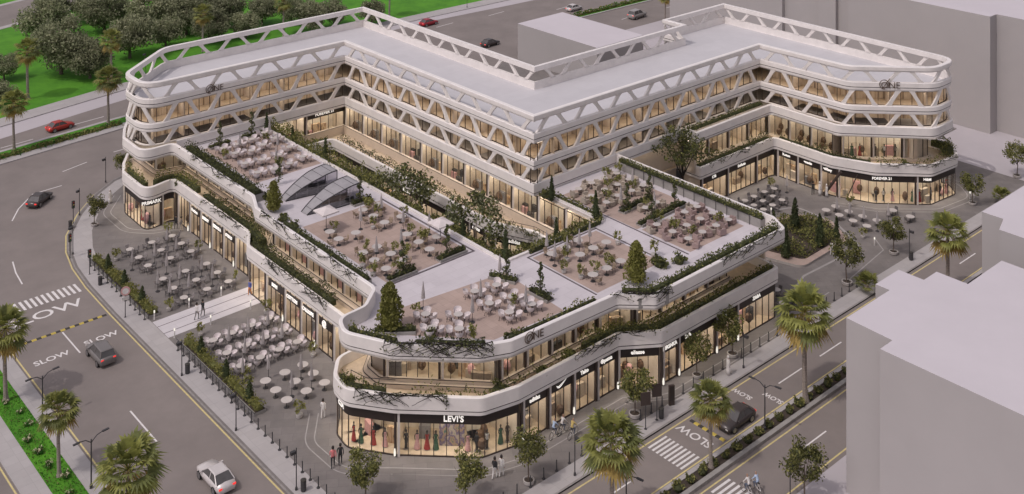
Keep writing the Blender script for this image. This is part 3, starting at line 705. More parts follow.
# glowing strips added to warm the balconies and brighten the courtyard recess
b = MB(); b.sweep(offset_path(P2, -1.5)[4:-3], [(0, 8.7), (-.22, 8.7)], 'warm_office'); mpart(b, 'added_light_strip')
b = MB(); b.sweep(offset_path(R2, -1.5)[2:-1], [(0, 8.74), (-.22, 8.74)], 'warm_office'); mpart(b, 'added_light_strip')
b = MB(); b.box(106, 117, 99.2, 99.5, 8.66, 8.7, 'warm_office'); mpart(b, 'added_light_strip')
# courtyard recess wall behind the leaning tree, and wall ends
b = MB(); b.box(104.4, 118.2, 100.4, 100.7, .12, 8.75, 'plain_wall'); mpart(b, 'court_wall'); b = MB(); b.box(117.7, 118.1, 96.8, 100.4, 4.7, 8.72, 'plain_wall'); mpart(b, 'court_wall'); b = MB(); b.box(104.1, 104.4, 75.6, 100.4, 4.7, 8.72, 'plain_wall'); mpart(b, 'court_wall')
# pink tile fields with darker edging on the terrace
for x0, x1, y0, y1 in ((66.8, 76.2, 124.0, 138.4), (65, 75.5, 93.1, 109.8), (79.6, 89.2, 77.8, 87.4), (93.2, 102.6, 77.2, 84.2), (92.9, 102.4, 84.6, 96.6)):
    b = MB(); b.prism([(x0, y0), (x1, y0), (x1, y1), (x0, y1)], None, 8.904, 'deck'); mpart(b, 'tiled_floor')
b = MB(); b.prism([(60.4, 84.6), (66.4, 78.2), (74.8, 77.6), (75.3, 87.0), (63.4, 88.4)], None, 8.904, 'deck'); mpart(b, 'tiled_floor')
for x0, x1, y0, y1 in ((64.7, 75.8, 92.6, 92.8), (75.8, 76.0, 92.6, 110), (79.2, 79.35, 77.6, 87.8), (79.2, 89.6, 87.7, 87.85), (92.6, 92.75, 77, 97), (89.5, 89.65, 77.6, 87.85)): b = MB(); b.box(x0, x1, y0, y1, 8.9, 8.94, 'dark_joint'); mpart(b, 'floor_edging')
# terrace edge kerbs round the court
b = MB(); b.sweep([(76.9, 140), (76.9, 88.7), (91.3, 88.7), (91.3, 98.5)], [(0, 8.9), (0, 9.12), (.35, 9.12), (.35, 8.9)], 'band'); mpart(b, 'court_kerb')
# house logo letters on the parapets
def logo(path, p, z, size, out=.12):
    s = snear(path, p); q, t = pat(path, s); n = Vector((t.y, -t.x)); q = q + n * out; r = (t.x, t.y, 0)
    add_text('logo_lettering', 'ONE', size, (q.x, q.y, z), r, (0, 0, 1), 'bronze', mall, bold=-.012)
    o = MB(); c = q - Vector(t) * size * .68
    o.tube([(c.x + t.x * math.cos(a) * size * .5, c.y + t.y * math.cos(a) * size * .5, z + size * .1 + math.sin(a) * size * .5) for a in [k * PI / 9 for k in range(-2, 15)]], .045 * size, 'bronze', 4)
    o.tube([(c.x - t.x * size * .2, c.y - t.y * size * .2, z - size * .35), (c.x + t.x * size * .6, c.y + t.y * size * .6, z + size * .75)], .045 * size, 'bronze', 4); o.build('logo_emblem', mall)
logo(P2, (68.6, 75.1), 9.8, 1.0); logo(W, (69.5, 140.3), 15.95, 1.15); logo(W, (139.3, 80.2), 15.95, 1.25)
b = MB(); b.sweep(fillet(G1, .2), [(.75, 4.66), (.75, 5.0), (.68, 5.0), (.68, 5.05), (.34, 5.05), (.34, 5.32), (.27, 5.32), (.27, 5.37), (0, 5.37)], 'plain_wall', mats=['plain_wall', 'frame', 'frame', 'plain_wall', 'plain_wall', 'frame', 'frame', 'plain_wall']); mpart(b, 'balcony_plinth')
b = MB(); b.sweep(GC1, [(.45, 4.66), (.45, 5.75), (.38, 5.75), (.38, 5.8), (0, 5.8)], 'plain_wall', mats=['plain_wall', 'frame', 'frame', 'plain_wall']); mpart(b, 'balcony_plinth')
b = MB(); b.sweep(GR1, [(.8, 4.66), (.8, 4.98), (0, 4.98)], 'plain_wall'); mpart(b, 'balcony_plinth')
# balcony rail lines on the first floor
def railing(path, z, h, name, label=None, posts=1.6, m='rail_glass'):
    b = MB(); b.sweep(path, [(.02, z + h - .05), (.02, z + h), (-.02, z + h), (-.02, z + h - .05)], 'metal', pclosed=True); L = plen(path)
    for k in range(int(L / posts) + 1):
        q, t = pat(path, min(L, k * posts)); b.box(-.025, .025, -.025, .025, z, z + h, 'metal', math.atan2(t.y, t.x), (q.x, q.y))
    return b
mpart(railing([(103.3, 77), (103.3, 96)], 8.9, 1.1, 'r'), 'railing'); mpart(railing([(57.0, 87.6), (57.4, 85.6), (59.2, 83.6)], 4.66, 1.0, 'r'), 'railing')
mpart(railing(offset_path(fillet([(86.6, 137), (86.6, 102.4), (88.8, 97.2), (88.6, 93.9)], 1.), -.25), 4.66, 1.35, 'r'), 'railing')
# ================================================================== OTHER BUILDINGS
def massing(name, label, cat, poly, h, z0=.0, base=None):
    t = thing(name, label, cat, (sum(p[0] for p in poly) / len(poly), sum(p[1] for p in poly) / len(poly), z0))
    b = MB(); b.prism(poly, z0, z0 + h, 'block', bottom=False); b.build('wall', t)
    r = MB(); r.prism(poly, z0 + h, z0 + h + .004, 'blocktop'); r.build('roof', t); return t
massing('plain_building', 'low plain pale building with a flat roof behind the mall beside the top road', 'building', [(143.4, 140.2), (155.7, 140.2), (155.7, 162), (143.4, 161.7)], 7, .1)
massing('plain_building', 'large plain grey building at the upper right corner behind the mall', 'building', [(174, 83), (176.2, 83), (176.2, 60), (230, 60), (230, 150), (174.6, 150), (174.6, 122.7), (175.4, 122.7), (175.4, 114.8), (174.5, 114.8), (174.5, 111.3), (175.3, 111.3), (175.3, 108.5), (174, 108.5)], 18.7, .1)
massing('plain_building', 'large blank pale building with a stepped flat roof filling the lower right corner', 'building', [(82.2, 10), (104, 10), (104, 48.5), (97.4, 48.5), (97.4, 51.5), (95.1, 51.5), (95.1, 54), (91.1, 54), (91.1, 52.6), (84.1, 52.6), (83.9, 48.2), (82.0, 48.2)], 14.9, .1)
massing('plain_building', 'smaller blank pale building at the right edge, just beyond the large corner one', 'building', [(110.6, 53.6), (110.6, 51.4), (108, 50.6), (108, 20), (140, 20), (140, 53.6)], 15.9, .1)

# ================================================================== VEGETATION PROTOTYPES
def sphere_pt(r): 
    v = Vector((r.gauss(0, 1), r.gauss(0, 1), r.gauss(0, 1))); return v.normalized()
def crown_pts(r, n, rad, zc, squash=.85, clumps=26, cl=.36, core=.62):
    """leaf clumps spread over an uneven crown volume"""
    out = []; cs = []
    for k in range(clumps):
        d = sphere_pt(r); d.z = d.z * .9 + .08; cs.append((d * rad * r.uniform(core, 1.0), r.uniform(.7, 1.3) * cl * rad))
    for k in range(n):
        c, q = cs[r.randrange(clumps)]; d = sphere_pt(r) * q * (r.random() ** .4)
        p = c + d; out.append((p.x, p.y, zc + p.z * squash))
    return out
def tree_proto(name, label, cat, seed, h, rad, mats, n=900, leaf=.5, trunk=.22, squash=.85, clumps=24, cl=.36, bark='bark', zc=None):
    r = random.Random(seed); t = thing(name, label, cat); zc = zc or h - rad * squash
    b = MB(); b.tube([(0, 0, 0), (r.uniform(-.1, .1), r.uniform(-.1, .1), zc * .5), (0, 0, zc)], trunk, bark, 7, trunk * .5)
    for k in range(5):
        a = k * 1.26 + r.uniform(-.3, .3); b.tube([(0, 0, zc * .55), (math.cos(a) * rad * .35, math.sin(a) * rad * .35, zc * .85), (math.cos(a) * rad * .7, math.sin(a) * rad * .7, zc + rad * .2)], trunk * .5, bark, 5, trunk * .15)
    b.build('trunk', t)
    c = MB(); c.leaves(crown_pts(r, n, rad, zc, squash, clumps, cl), leaf, mats, r); c.build('crown', t)
    return t
def palm_proto(seed, fans=46, rad=2.0, dwarf=False):
    r = random.Random(seed); t = thing('palm_tree', '', 'palm tree'); H = 0 if dwarf else 6.6
    if not dwarf:
        b = MB(); b.tube([(0, 0, 0), (.05, .03, 1.2), (.1, .0, 3.5), (.06, 0, H)], .21, 'palm_bark', 8, .15); b.lathe([(.34, 0), (.26, .25), (.21, .5)], 'palm_bark', n=8); b.build('trunk', t)
    else:
        b = MB(); b.lathe([(.25, 0), (.3, .4), (.18, .8)], 'palm_bark', n=8); b.build('trunk', t); H = .7
    c = MB(); d = MB()
    for k in range(fans):
        u = k / fans; el = 1.35 - u * 2.35 + r.uniform(-.12, .12)       # upright in the middle, hanging at the skirt
        if dwarf: el = 1.3 - u * 1.15
        az = k * 2.399 + r.uniform(-.2, .2); pl = rad * r.uniform(.42, .55); fr = rad * r.uniform(.42, .58)
        di = Vector((math.cos(az) * math.cos(el), math.sin(az) * math.cos(el), math.sin(el)))
        o = Vector((.06, 0, H)) ; hub = o + di * pl - Vector((0, 0, .12 * pl)); side = di.cross(Vector((0, 0, 1))); side = side.normalized() if side.length > .05 else Vector((1, 0, 0)); up = side.cross(di)
        dry = u > .78 and not dwarf; mb = d if dry else c
        m = 'palm_c' if dry else ('palm_a' if r.random() < .62 else 'palm_b')
        mb.tube([o, o + di * pl * .6 - Vector((0, 0, .03)), hub], .025, 'palm_c' if r.random() < .4 else m, 3)
        nb = 11
        for j in range(nb):
            a = (j / (nb - 1) - .5) * 2.7; bl = fr * (1 - .22 * abs(a)) * r.uniform(.85, 1.1)
            e = di * math.cos(a) + side * math.sin(a); tip = hub + e * bl - Vector((0, 0, 1)) * bl * (.22 + .1 * r.random()) + up * .05
            mid = hub + e * bl * .55 + up * .05; wv = (up.cross(e)).normalized() * bl * .085
            mb.add([hub, mid - wv, mid + wv, tip], [(0, 1, 2), (1, 3, 2)], m)
    c.build('crown', t)
    if d.v: d.build('dry_frond_skirt', t)
    return t
def cypress_proto(seed, h=3., rad=.42, mats=('conifer', 'conifer', 'leaf_a'), n=520, kind='cypress', cat='cypress', leaf=.2, pw=.62):
    r = random.Random(seed); t = thing(kind, '', cat); b = MB(); b.tube([(0, 0, 0), (0, 0, h * .6)], .06, 'bark', 5, .03); b.build('trunk', t)
    c = MB(); pts = []
    for k in range(n):
        z = r.random() ** 1.15; a = r.uniform(0, 2 * PI); R_ = rad * (1 - z) ** pw * (1.0 if z > .1 else .6 + 4 * z) * r.uniform(.66, 1.14) * (1 + .16 * math.sin(3 * a + seed + 7 * z) + .1 * math.sin(5 * a - 15 * z)); pts.append((math.cos(a) * R_, math.sin(a) * R_, .12 + z * (h - .12)))
    c.lathe([(rad * .5, .15), (rad * .72, h * .18), (rad * .5, h * .55), (.02, h * .93)], mats[0], n=8)
    c.leaves(pts, leaf, list(mats), r, up=.8); c.build('crown', t); return t
def spiral_proto(seed, h=2.3):
    r = random.Random(seed); t = thing('spiral_topiary', '', 'topiary'); b = MB(); b.tube([(0, 0, 0), (0, 0, h)], .05, 'bark', 5, .02); b.build('trunk', t)
    c = MB(); pts = []
    for k in range(420):
        z = r.random(); a = z * 2 * PI * 2.6; R_ = .36 * (1 - .75 * z); d = sphere_pt(r) * (.24 - .14 * z)
        pts.append((math.cos(a) * R_ * .7 + d.x, math.sin(a) * R_ * .7 + d.y, .1 + z * h + d.z * .7))
    c.leaves(pts, .17, ['conifer', 'leaf_a', 'leaf_b'], r); c.build('crown', t); return t
def bush_proto(seed, rad=.5, mats=('leaf_a', 'leaf_b', 'leaf_c'), n=240, leaf=.2, name='bush', sq=.8, flowers=0):
    r = random.Random(seed); t = thing(name, '', 'bush'); c = MB(); c.lathe([(rad * .5, 0), (rad * .7, rad * .5), (rad * .35, rad * sq * 1.1)], mats[0], n=8)
    c.leaves([(p[0], p[1], max(.03, p[2])) for p in crown_pts(r, n, rad * .8, rad * .65, sq, 9, .5, .4)], leaf, list(mats), r)
    c.build('crown', t)
    if flowers:
        f = MB(); f.leaves([(p[0], p[1], abs(p[2]) + .05) for p in crown_pts(r, flowers, rad * .9, rad * .7, sq, 7, .4, .7)], .12, ['flower'], r); f.build('flowers', t)
    return t

# ---------------------------------------------------------------- park trees
PKT = [Proto(tree_proto('park_tree', '', 'tree', 100 + k, 7.0 + .4 * k, 3.6 + .15 * k, ['olive_a', 'olive_b', 'olive_b', 'olive_c'], 7600, .46, .3, .82, 40, .40)) for k in range(3)]
park = [(78.5, 234.2, 1.27), (84.5, 247.1, 0.95), (73.7, 211.1, 1.29), (76.8, 205.1, 0.98), (87.2, 212.2, 1.08), (90.3, 233.2, 1.07), (96.9, 225.3, 1.15), (95.2, 213.7, 0.8), (102.6, 220.3, 1.04), (103.7, 212.1, 0.96), (111.8, 219.7, 0.95), (64.5, 214.2, 0.62), (59.7, 200.5, 0.6), (110.9, 209.9, 0.71), (110.2, 226.8, 0.86), (95.4, 234.2, 0.76), (123.2, 204.3, 0.92), (129.3, 205.4, 0.73), (136.4, 201.5, 0.68), (123.4, 212.9, 0.74), (105.1, 231.2, 0.92), (90.5, 242.9, 0.83), (118.1, 216.4, 0.79)]   # x, y, size
_th = math.radians(48.7279); FX = (math.cos(_th), math.sin(_th)); RX = (math.sin(_th), -math.cos(_th))
for i, (X, Y, s) in enumerate(park): PKT[i % 3].put((X, Y, .1), RND.uniform(0, 6.28), None, 'trees in the park', s)
# labels ordered left to right
ts = [o for o in bpy.data.objects if o.get('group') == 'trees in the park']
ts.sort(key=lambda o: (o.location.x * RX[0] + o.location.y * RX[1]) / (o.location.x * FX[0] + o.location.y * FX[1]))
for i, o in enumerate(ts): o['label'] = 'bushy olive-green park tree on the lawn, %s from the left' % (ORD[i] if i < 20 else 'twenty-' + ORD[i - 20])

# ---------------------------------------------------------------- palms
PALM = [Proto(palm_proto(7, 56, 2.55)), Proto(palm_proto(19, 52, 2.4)), Proto(palm_proto(23, 46, 2.2))]
palms = [(65.3, 62.25, 1.16, 0, 'green fan palm in the right street median, nearest the zebra crossing'),
         (78.0, 62.25, .9, 1, 'shorter fan palm leaning over the dark car in the right street median'),
         (92.4, 62.25, 1.3, 0, 'tall fan palm in the median in front of the end of the right shop row'),
         (120.2, 62.25, 1.2, 1, 'fan palm in the far part of the right median beyond the corner building roof'),
         (34.3, 113.3, 1.06, 0, 'fan palm cut by the left picture edge on the green strip'),
         (34.4, 99.0, .88, 1, 'fan palm on the green strip beside the double street lamp'),
         (34.4, 84.2, 1.22, 0, 'fan palm at the bottom edge of the picture on the green strip'),
         (55.2, 178.4, 1.12, 1, 'palm in the top road median left of the red car'), (70.3, 179.8, 1.15, 1, 'palm in the top road median next to the rounded end of the mall'),
         (64.5, 201, 1.3, 2, 'palm on the park lawn near its left lamp post'), (78.8, 200.2, 1.2, 2, 'palm on the park lawn among the bushy trees, above the median palm'),
         (100, 207, 1.15, 2, 'golden palm on the lawn under the large trees behind the roof edge'), (117.5, 206, 1.1, 2, 'palm on the lawn behind the highest roof corner'),
         (142.4, 203.5, 1.1, 2, 'palm at the lawn edge beside the small red car'), (185.6, 160.8, .8, 2, 'small palm on the pavement left of the upper right grey building')]
for X, Y, s, k, l in palms: PALM[k].put((X, Y, .1), RND.uniform(0, 6.28), l, 'palm trees', s)
DW = Proto(palm_proto(41, 26, 1.9, True))
DW.put((115.6, 69.6, .12), .4, 'low trunkless fan palm on the pavement behind the stepped white roof', 'dwarf palms', 1.)
DW.put((150.6, 70.2, .12), 1.9, 'low fan palm on the far right pavement above the edge building', 'dwarf palms', 1.)

# ---------------------------------------------------------------- street trees in round pots
def pot_tree(seed, h, rad):
    t = tree_proto('street_tree', '', 'tree', seed, h, rad, ['leaf_a', 'leaf_b', 'leaf_b', 'leaf_c'], 2100, .22, .07, .95, 24, .4)
    p = MB(); p.lathe([(.34, 0), (.46, .08), (.5, .34), (.42, .36), (.4, .26)], 'pot', n=14, caps=False); p.lathe([(.4, .24), (.38, .26)], 'soil', n=14); p.build('pot', t); return t
POT = [Proto(pot_tree(61, 4.0, 1.35)), Proto(pot_tree(62, 4.3, 1.4)), Proto(pot_tree(63, 3.9, 1.3))]
for i, (X, Y, s, l) in enumerate([(54.8, 144.9, .95, 'by the curved kerb in front of the rounded left end'), (64.5, 71.3, 1., 'on the pavement right of the walking couple at the front corner'), (78.2, 71.5, 1.15, 'beside the black sign panels on the right street'),
        (93.2, 71.6, 1.15, 'next to the person in white on the right street'), (87.6, 71.7, .95, 'behind the shorter palm on the right street'), (52.5, 78.5, 1.1, 'at the bottom edge left of the front corner shop'),
        (58.7, 72.8, 1.05, 'at the bottom edge below the middle of the front corner shop'), (115.1, 71.9, 1.25, 'below the planted garden island'), (126, 72.2, 1.1, 'between the garden island and the far palm'),
        (146.9, 72.5, 1.05, 'beyond the far right end of the mall'), (160.4, 72.6, 1.15, 'at the right picture edge on the far pavement'), (63.3, 155.4, 1.1, 'tucked against the rounded left end by the bend'), (80.3, 54.2, 1.2, 'at the bottom edge beside the large corner building')]):
    POT[i % 3].put((X, Y, .12), RND.uniform(0, 6), 'round-crowned potted tree ' + l, 'potted street trees', s)

# ---------------------------------------------------------------- hedges, vines
def hedge(name, path, w, z, h, label, cat='hedge', mats=('leaf_a', 'leaf_b', 'leaf_b', 'leaf_c'), dens=26, leaf=.24, box=None, uneven=.4, seed=0, group=None, core=True):
    r = random.Random(seed * 77 + int(path[0][0] * 13 + path[0][1] * 7)); q0, _ = pat(path, 0); t = thing(name, label, cat, (q0.x, q0.y, z), 0, group); L = plen(path)
    if box:
        b = MB(); b.sweep(path, [(w / 2 + .1, z), (w / 2 + .1, z + box), (w / 2, z + box), (w / 2, z + box - .08), (-w / 2, z + box - .08), (-w / 2, z + box), (-w / 2 - .1, z + box), (-w / 2 - .1, z)], 'planter', pclosed=True,
                          mats=['planter', 'planter', 'planter', 'soil', 'planter', 'planter', 'planter', 'planter']); b.build('planter_box', t)
    c = MB(); zb = z + (box or 0)
    if core:
        n = max(2, int(L / .8)); cp = [tuple(pat(path, L * k / n)[0]) for k in range(n + 1)]
        c.sweep(cp, [(w * .3, zb), (w * .26, zb + h * .5), (-w * .26, zb + h * .5), (-w * .3, zb)], mats[0], pclosed=True)
    pts = []; ph = [r.uniform(0, 6.28) for _ in range(4)]
    h *= 1.25
    for k in range(int(L * dens * 1.9 * max(.6, w))):
        s = r.uniform(0, L); q, tt = pat(path, s); e = 1 + uneven * (math.sin(s * 1.7 + ph[0]) * .5 + math.sin(s * 3.9 + ph[1]) * .35 + math.sin(s * .6 + ph[2]) * .4)
        d = r.gauss(0, .28) * w * (.7 + .4 * e); hh = h * e * r.random() ** .6; p = q + Vector((tt.y, -tt.x)) * d; pts.append((p.x, p.y, zb + .03 + hh * max(.25, 1 - abs(d) / w * .7)))
    c.leaves(pts, leaf, list(mats), r); c.build('foliage', t); return t
def vine(path, z, drop, label, n=26, seed=1, out=.16, leafn=120):
    """woody creeper trailing over a parapet"""
    r = random.Random(seed); q0, _ = pat(path, 0); t = thing('hanging_vine', label, 'climbing plant', (q0.x, q0.y, z)); L = plen(path); b = MB(); lv = []
    for k in range(n):
        s = r.uniform(0, L); pts = []; d = r.uniform(-.25, .1); zz = z + r.uniform(-.02, .12); dirn = r.choice((-1, 1)); go = r.random() < .6
        for j in range(7):
            q, tt = pat(path, max(0, min(L, s))); nrm = Vector((tt.y, -tt.x)); p = q + nrm * d; pts.append((p.x, p.y, zz)); lv.append(pts[-1])
            s += dirn * r.uniform(.1, .5); d = min(out + r.uniform(0, .12), d + r.uniform(.0, .25))
            if d > out * .5 and go: zz -= drop / 6 * r.uniform(.4, 1.5)
            else: zz += r.uniform(-.04, .08); d = min(d, .0)
        b.tube(pts, .042, 'vine', 3, .02)
    b.build('stem', t); c = MB()
    c.leaves([(p[0] + r.gauss(0, .12), p[1] + r.gauss(0, .12), p[2] + r.gauss(0, .09)) for p in [lv[r.randrange(len(lv))] for _ in range(leafn)]], .2, ['leaf_a', 'leaf_a', 'leaf_b'], r); c.build('foliage', t); return t
inT = offset_path(P2, -.95)
def tsub(a, c, off=-.95): 
    p = offset_path(P2, off); return sub(p, snear(p, a), snear(p, c))
DG = ('leaf_a', 'leaf_a', 'leaf_b'); MG = ('leaf_a', 'leaf_b', 'leaf_b', 'leaf_c')
hedge('hedge', tsub((62.3, 137.5), (62.3, 119), -1.2), 1.5, 8.9, .75, 'dark shaggy hedge along the parapet of the rear left roof terrace', mats=DG, dens=38, box=1.0)
hedge('hedge', tsub((61, 110), (61, 93.5)), .7, 8.9, .55, 'thin dark hedge along the parapet of the middle left roof terrace', mats=DG, dens=30, box=.95)
hedge('hedge', tsub((55, 87.5), (58, 82)), .8, 8.9, .6, 'green hedge on the rounded front corner of the roof', mats=MG, dens=40, box=.95)
hedge('hedge', tsub((59, 80.5), (64, 76.2)), .55, 8.9, .5, 'low hedge behind the front corner parapet under the tall conifer', mats=DG, dens=32, box=.95)
hedge('hedge', tsub((66.5, 75.5), (77, 75)), .6, 8.9, .45, 'low patchy hedge above the roof edge lettering on the right front', mats=MG, dens=30, box=.95, uneven=.8)
hedge('hedge', tsub((79.5, 74.3), (102.5, 72.5)), .95, 8.9, .7, 'long dark hedge along the right street parapet of the roof', mats=DG, dens=40, box=1.0)
hedge('hedge', [(103.9, 75.6), (103.9, 97.6)], .7, 8.9, .5, 'clipped green hedge along the roof edge facing the right courtyard', mats=MG, dens=44, box=.95, uneven=.15)
hedge('hedge', [(104.6, 97.9), (109, 97.9), (118, 97.9)], .6, 8.9, .55, 'hedge at the foot of the office wing above the courtyard recess', mats=MG, dens=40, box=.95, uneven=.3) if False else None
hedge('hedge', [(118.6, 97.9), (134, 97.9)], .9, 10.1, .5, 'dark hedge between the courtyard parapet and the office wing', mats=DG, dens=36)
hedge('hedge', [(77.4, 139.6), (77.4, 112)], 1.3, 7.9, 2.1, 'dense green hedge along the left rim of the sunken court', mats=MG, dens=70, uneven=.35, leaf=.28)
hedge('hedge', [(77.4, 111.5), (77.4, 89.5), (84, 89.4), (90.2, 89.4)], 1.3, 7.9, 1.15, 'dense green hedge round the front point of the sunken court', mats=MG, dens=70, uneven=.35, leaf=.28)
hedge('hedge', [(91.7, 98.2), (91.7, 89.2), (91, 88.3), (80, 88.3)], .5, 8.9, .75, 'hedge on the roof at the right rim of the sunken court', mats=MG, dens=50, uneven=.4, leaf=.26) 
hedge('planted_bed', [(79.5, 137), (79.6, 120), (80, 104), (82, 92)], 4.2, .1, 2.8, 'leafy planted bed on the floor of the sunken court', 'plant bed', mats=MG, dens=26, leaf=.4, uneven=.6)
hedge('hedge', [(87.5, 137), (87.5, 99), (88.6, 96)], .8, 5.1, .9, 'planted strip on the first floor gallery of the sunken court', mats=('leaf_a', 'leaf_a', 'leaf_b', 'wicker'), dens=44, uneven=.6, core=False)
hedge('hedge', [(78, 138.9), (86.4, 138.9)], .8, 5.0, .8, 'planted strip on the gallery at the rear end of the sunken court', mats=MG, dens=40)
def p1sub(a, c, off): p = offset_path(P1, off); return sub(p, snear(p, a), snear(p, c))
hedge('hedge', p1sub((59.3, 147), (59.3, 140), -.8), .8, 5.25, 1.25, 'green planting on the rounded balcony of the left end', mats=MG, dens=40)
hedge('hedge', p1sub((61, 138.8), (62.6, 134), -.9), 1.0, 5.25, 1.5, 'leafy bush row at the inner corner of the left balcony', mats=MG, dens=40)
hedge('hedge', p1sub((62.6, 132), (62.6, 118), -.9), 1.2, 5.25, 1.1, 'dark planting along the left first floor balcony', mats=DG, dens=40, uneven=.6)
hedge('hedge', p1sub((60.8, 116), (60.8, 99), -.8), 1.1, 5.25, 1.15, 'dark overgrown planting on the balcony above the entrance path', mats=DG, dens=42, uneven=.5)
hedge('hedge', [(63.6, 118.9), (63.2, 115.2)], 1.0, 4.7, 3.0, 'tall ivy column where the left balcony steps in', 'ivy', mats=DG, dens=110, uneven=.2)
hedge('hedge', p1sub((55.3, 87.5), (57.2, 82.6), -.6), .8, 5.25, 1.15, 'bushy planting on the left of the front corner balcony', mats=MG, dens=44, uneven=.5)
hedge('hedge', p1sub((58.5, 81), (64, 76), -.55), .5, 5.25, .9, 'thin patchy planting along the front corner balcony edge', mats=MG, dens=20, uneven=1.0, core=False)
hedge('hedge', p1sub((66, 75.8), (76, 75.8), -.7), .7, 5.25, .9, 'patchy green planting on the right front balcony', mats=MG, dens=26, uneven=.9, core=False)
hedge('hedge', p1sub((76, 75.8), (90, 73.4), -.8), 1.0, 5.25, 1.25, 'thick green hedge on the balcony over the stepped shop row', mats=MG, dens=50, uneven=.35)
hedge('hedge', p1sub((90.3, 73.4), (102.8, 73.4), -.7), .7, 5.25, .95, 'hedge on the far end of the right street balcony', mats=MG, dens=44, uneven=.35)
def r1sub(a, c, off): p = offset_path(R1, off); return sub(p, snear(p, a), snear(p, c))
hedge('hedge', r1sub((118.3, 96.6), (134, 96.6), -.7), .9, 5.25, 1.0, 'dark planting on the rear courtyard balcony', mats=DG, dens=44, uneven=.5)
hedge('hedge', r1sub((135.3, 95.5), (137, 82), -.7), .8, 5.25, .9, 'planting on the side courtyard balcony', mats=DG, dens=36, uneven=.7)
hedge('hedge', r1sub((137.6, 81.4), (147.5, 76), -.7), .7, 5.25, .85, 'patchy planting on the balcony of the rounded right end', mats=MG, dens=28, uneven=.8, core=False)
hedge('hedge', r1sub((149, 76.4), (150.3, 80), -.8), 1.5, 5.25, 1.7, 'big bush spilling over the rounded right end balcony', mats=MG, dens=60, uneven=.3)
hedge('hedge', [(143.5, 84), (148.5, 81.5)], .7, 4.66, 1.0, 'clipped dark hedge on the terrace of the right end', mats=DG, dens=44)
vine(tsub((57, 82.4), (64.3, 75.9), 0), 10.25, 1.0, 'thick dark creeper trailing over the front corner roof parapet', 90, 3, leafn=520)
vine(tsub((61.9, 113.5), (61.9, 94), 0), 10.25, .7, 'dark creeper along the left roof parapet above the entrance', 46, 4, leafn=260)
vine(tsub((63.2, 134), (63.2, 120), 0), 10.25, .5, 'sparse creeper over the rear left roof parapet', 26, 5, leafn=160)
vine(tsub((78.5, 74.8), (84, 72.1), 0), 10.25, .7, 'looping creeper over the parapet where the right front steps out', 34, 6, leafn=180)
vine(tsub((92, 72.1), (102, 72.1), 0), 10.25, .6, 'creeper hanging on the far right roof parapet', 30, 7, leafn=160)
vine(p1sub((55.2, 84.4), (61, 78.3), .02), 5.65, .9, 'tangled creeper hanging over the front corner balcony', 40, 8, leafn=170)
vine(p1sub((61.5, 112), (61.5, 99), .02), 5.65, .6, 'grey creeper trailing over the left balcony edge', 36, 9, leafn=160)
vine(p1sub((63.2, 131), (63.2, 120), .02), 5.65, .5, 'thin creeper over the balcony of the rear left shops', 22, 10, leafn=120)
vine(p1sub((74, 75.4), (83, 73.2), .02), 5.65, .45, 'pale creeper spilling over the balcony above the stepped shops', 26, 12, leafn=140)
vine(r1sub((120, 96), (134, 96), .02), 5.65, .5, 'creeper over the rear courtyard balcony', 26, 13, leafn=120)
vine(r1sub((137.5, 80.8), (148, 75.5), .02), 5.65, .35, 'creeper along the rounded right end balcony', 26, 14, leafn=140)
# median shrubs on the right street: one clipped bush after another
BU = [Proto(bush_proto(5 + k, .55, ('leaf_a', 'leaf_b', 'leaf_c', 'leaf_c'), 300, .2)) for k in range(2)]
n = 0
for k in range(28):
    x = 68.6 + k * 1.62
    if x > 110: break
    BU[k % 2].put((x, 62.2, .12), RND.uniform(0, 6), 'clipped round shrub in the right street median, %s from the bottom edge' % (ORD[k] if k < 20 else 'twenty-' + ORD[k - 20]), 'shrubs in the median', RND.uniform(.9, 1.15))
FB = Proto(bush_proto(31, .42, ('grass_blade', 'leaf_b'), 110, .2, 'flowering_shrub', .5, 60))
for k in range(15): FB.put((34.3 + RND.uniform(-.5, .5), 84 + k * 2.4, .1), RND.uniform(0, 6), 'low white-flowering plant in the left green strip, %s from the near end' % ORD[k], 'flowers in the green strip', RND.uniform(.8, 1.3))
r = random.Random(3); b = MB()
b.leaves([(r.uniform(33.2, 35.45), r.uniform(80, 139), .1 + r.uniform(.02, .14)) for _ in range(5200)], .16, ['grass_blade', 'grass', 'leaf_b'], r, up=-.2); tag(b.build('grass_tufts'), 'tufts of grass on the left green strip', 'grass', kind='stuff')
hedge('hedge', [(47.3, 175.8), (72, 178.7)], 1.3, .1, .5, 'low green hedge in the median of the top road', mats=('leaf_b', 'leaf_c', 'grass_blade'), dens=40, leaf=.32, uneven=.4)
hedge('hedge', [(168, 176.6), (215, 176.6)], 1.0, .1, .7, 'green hedge in the far median behind the low pale building', mats=('leaf_b', 'leaf_c', 'grass_blade'), dens=26, leaf=.4)
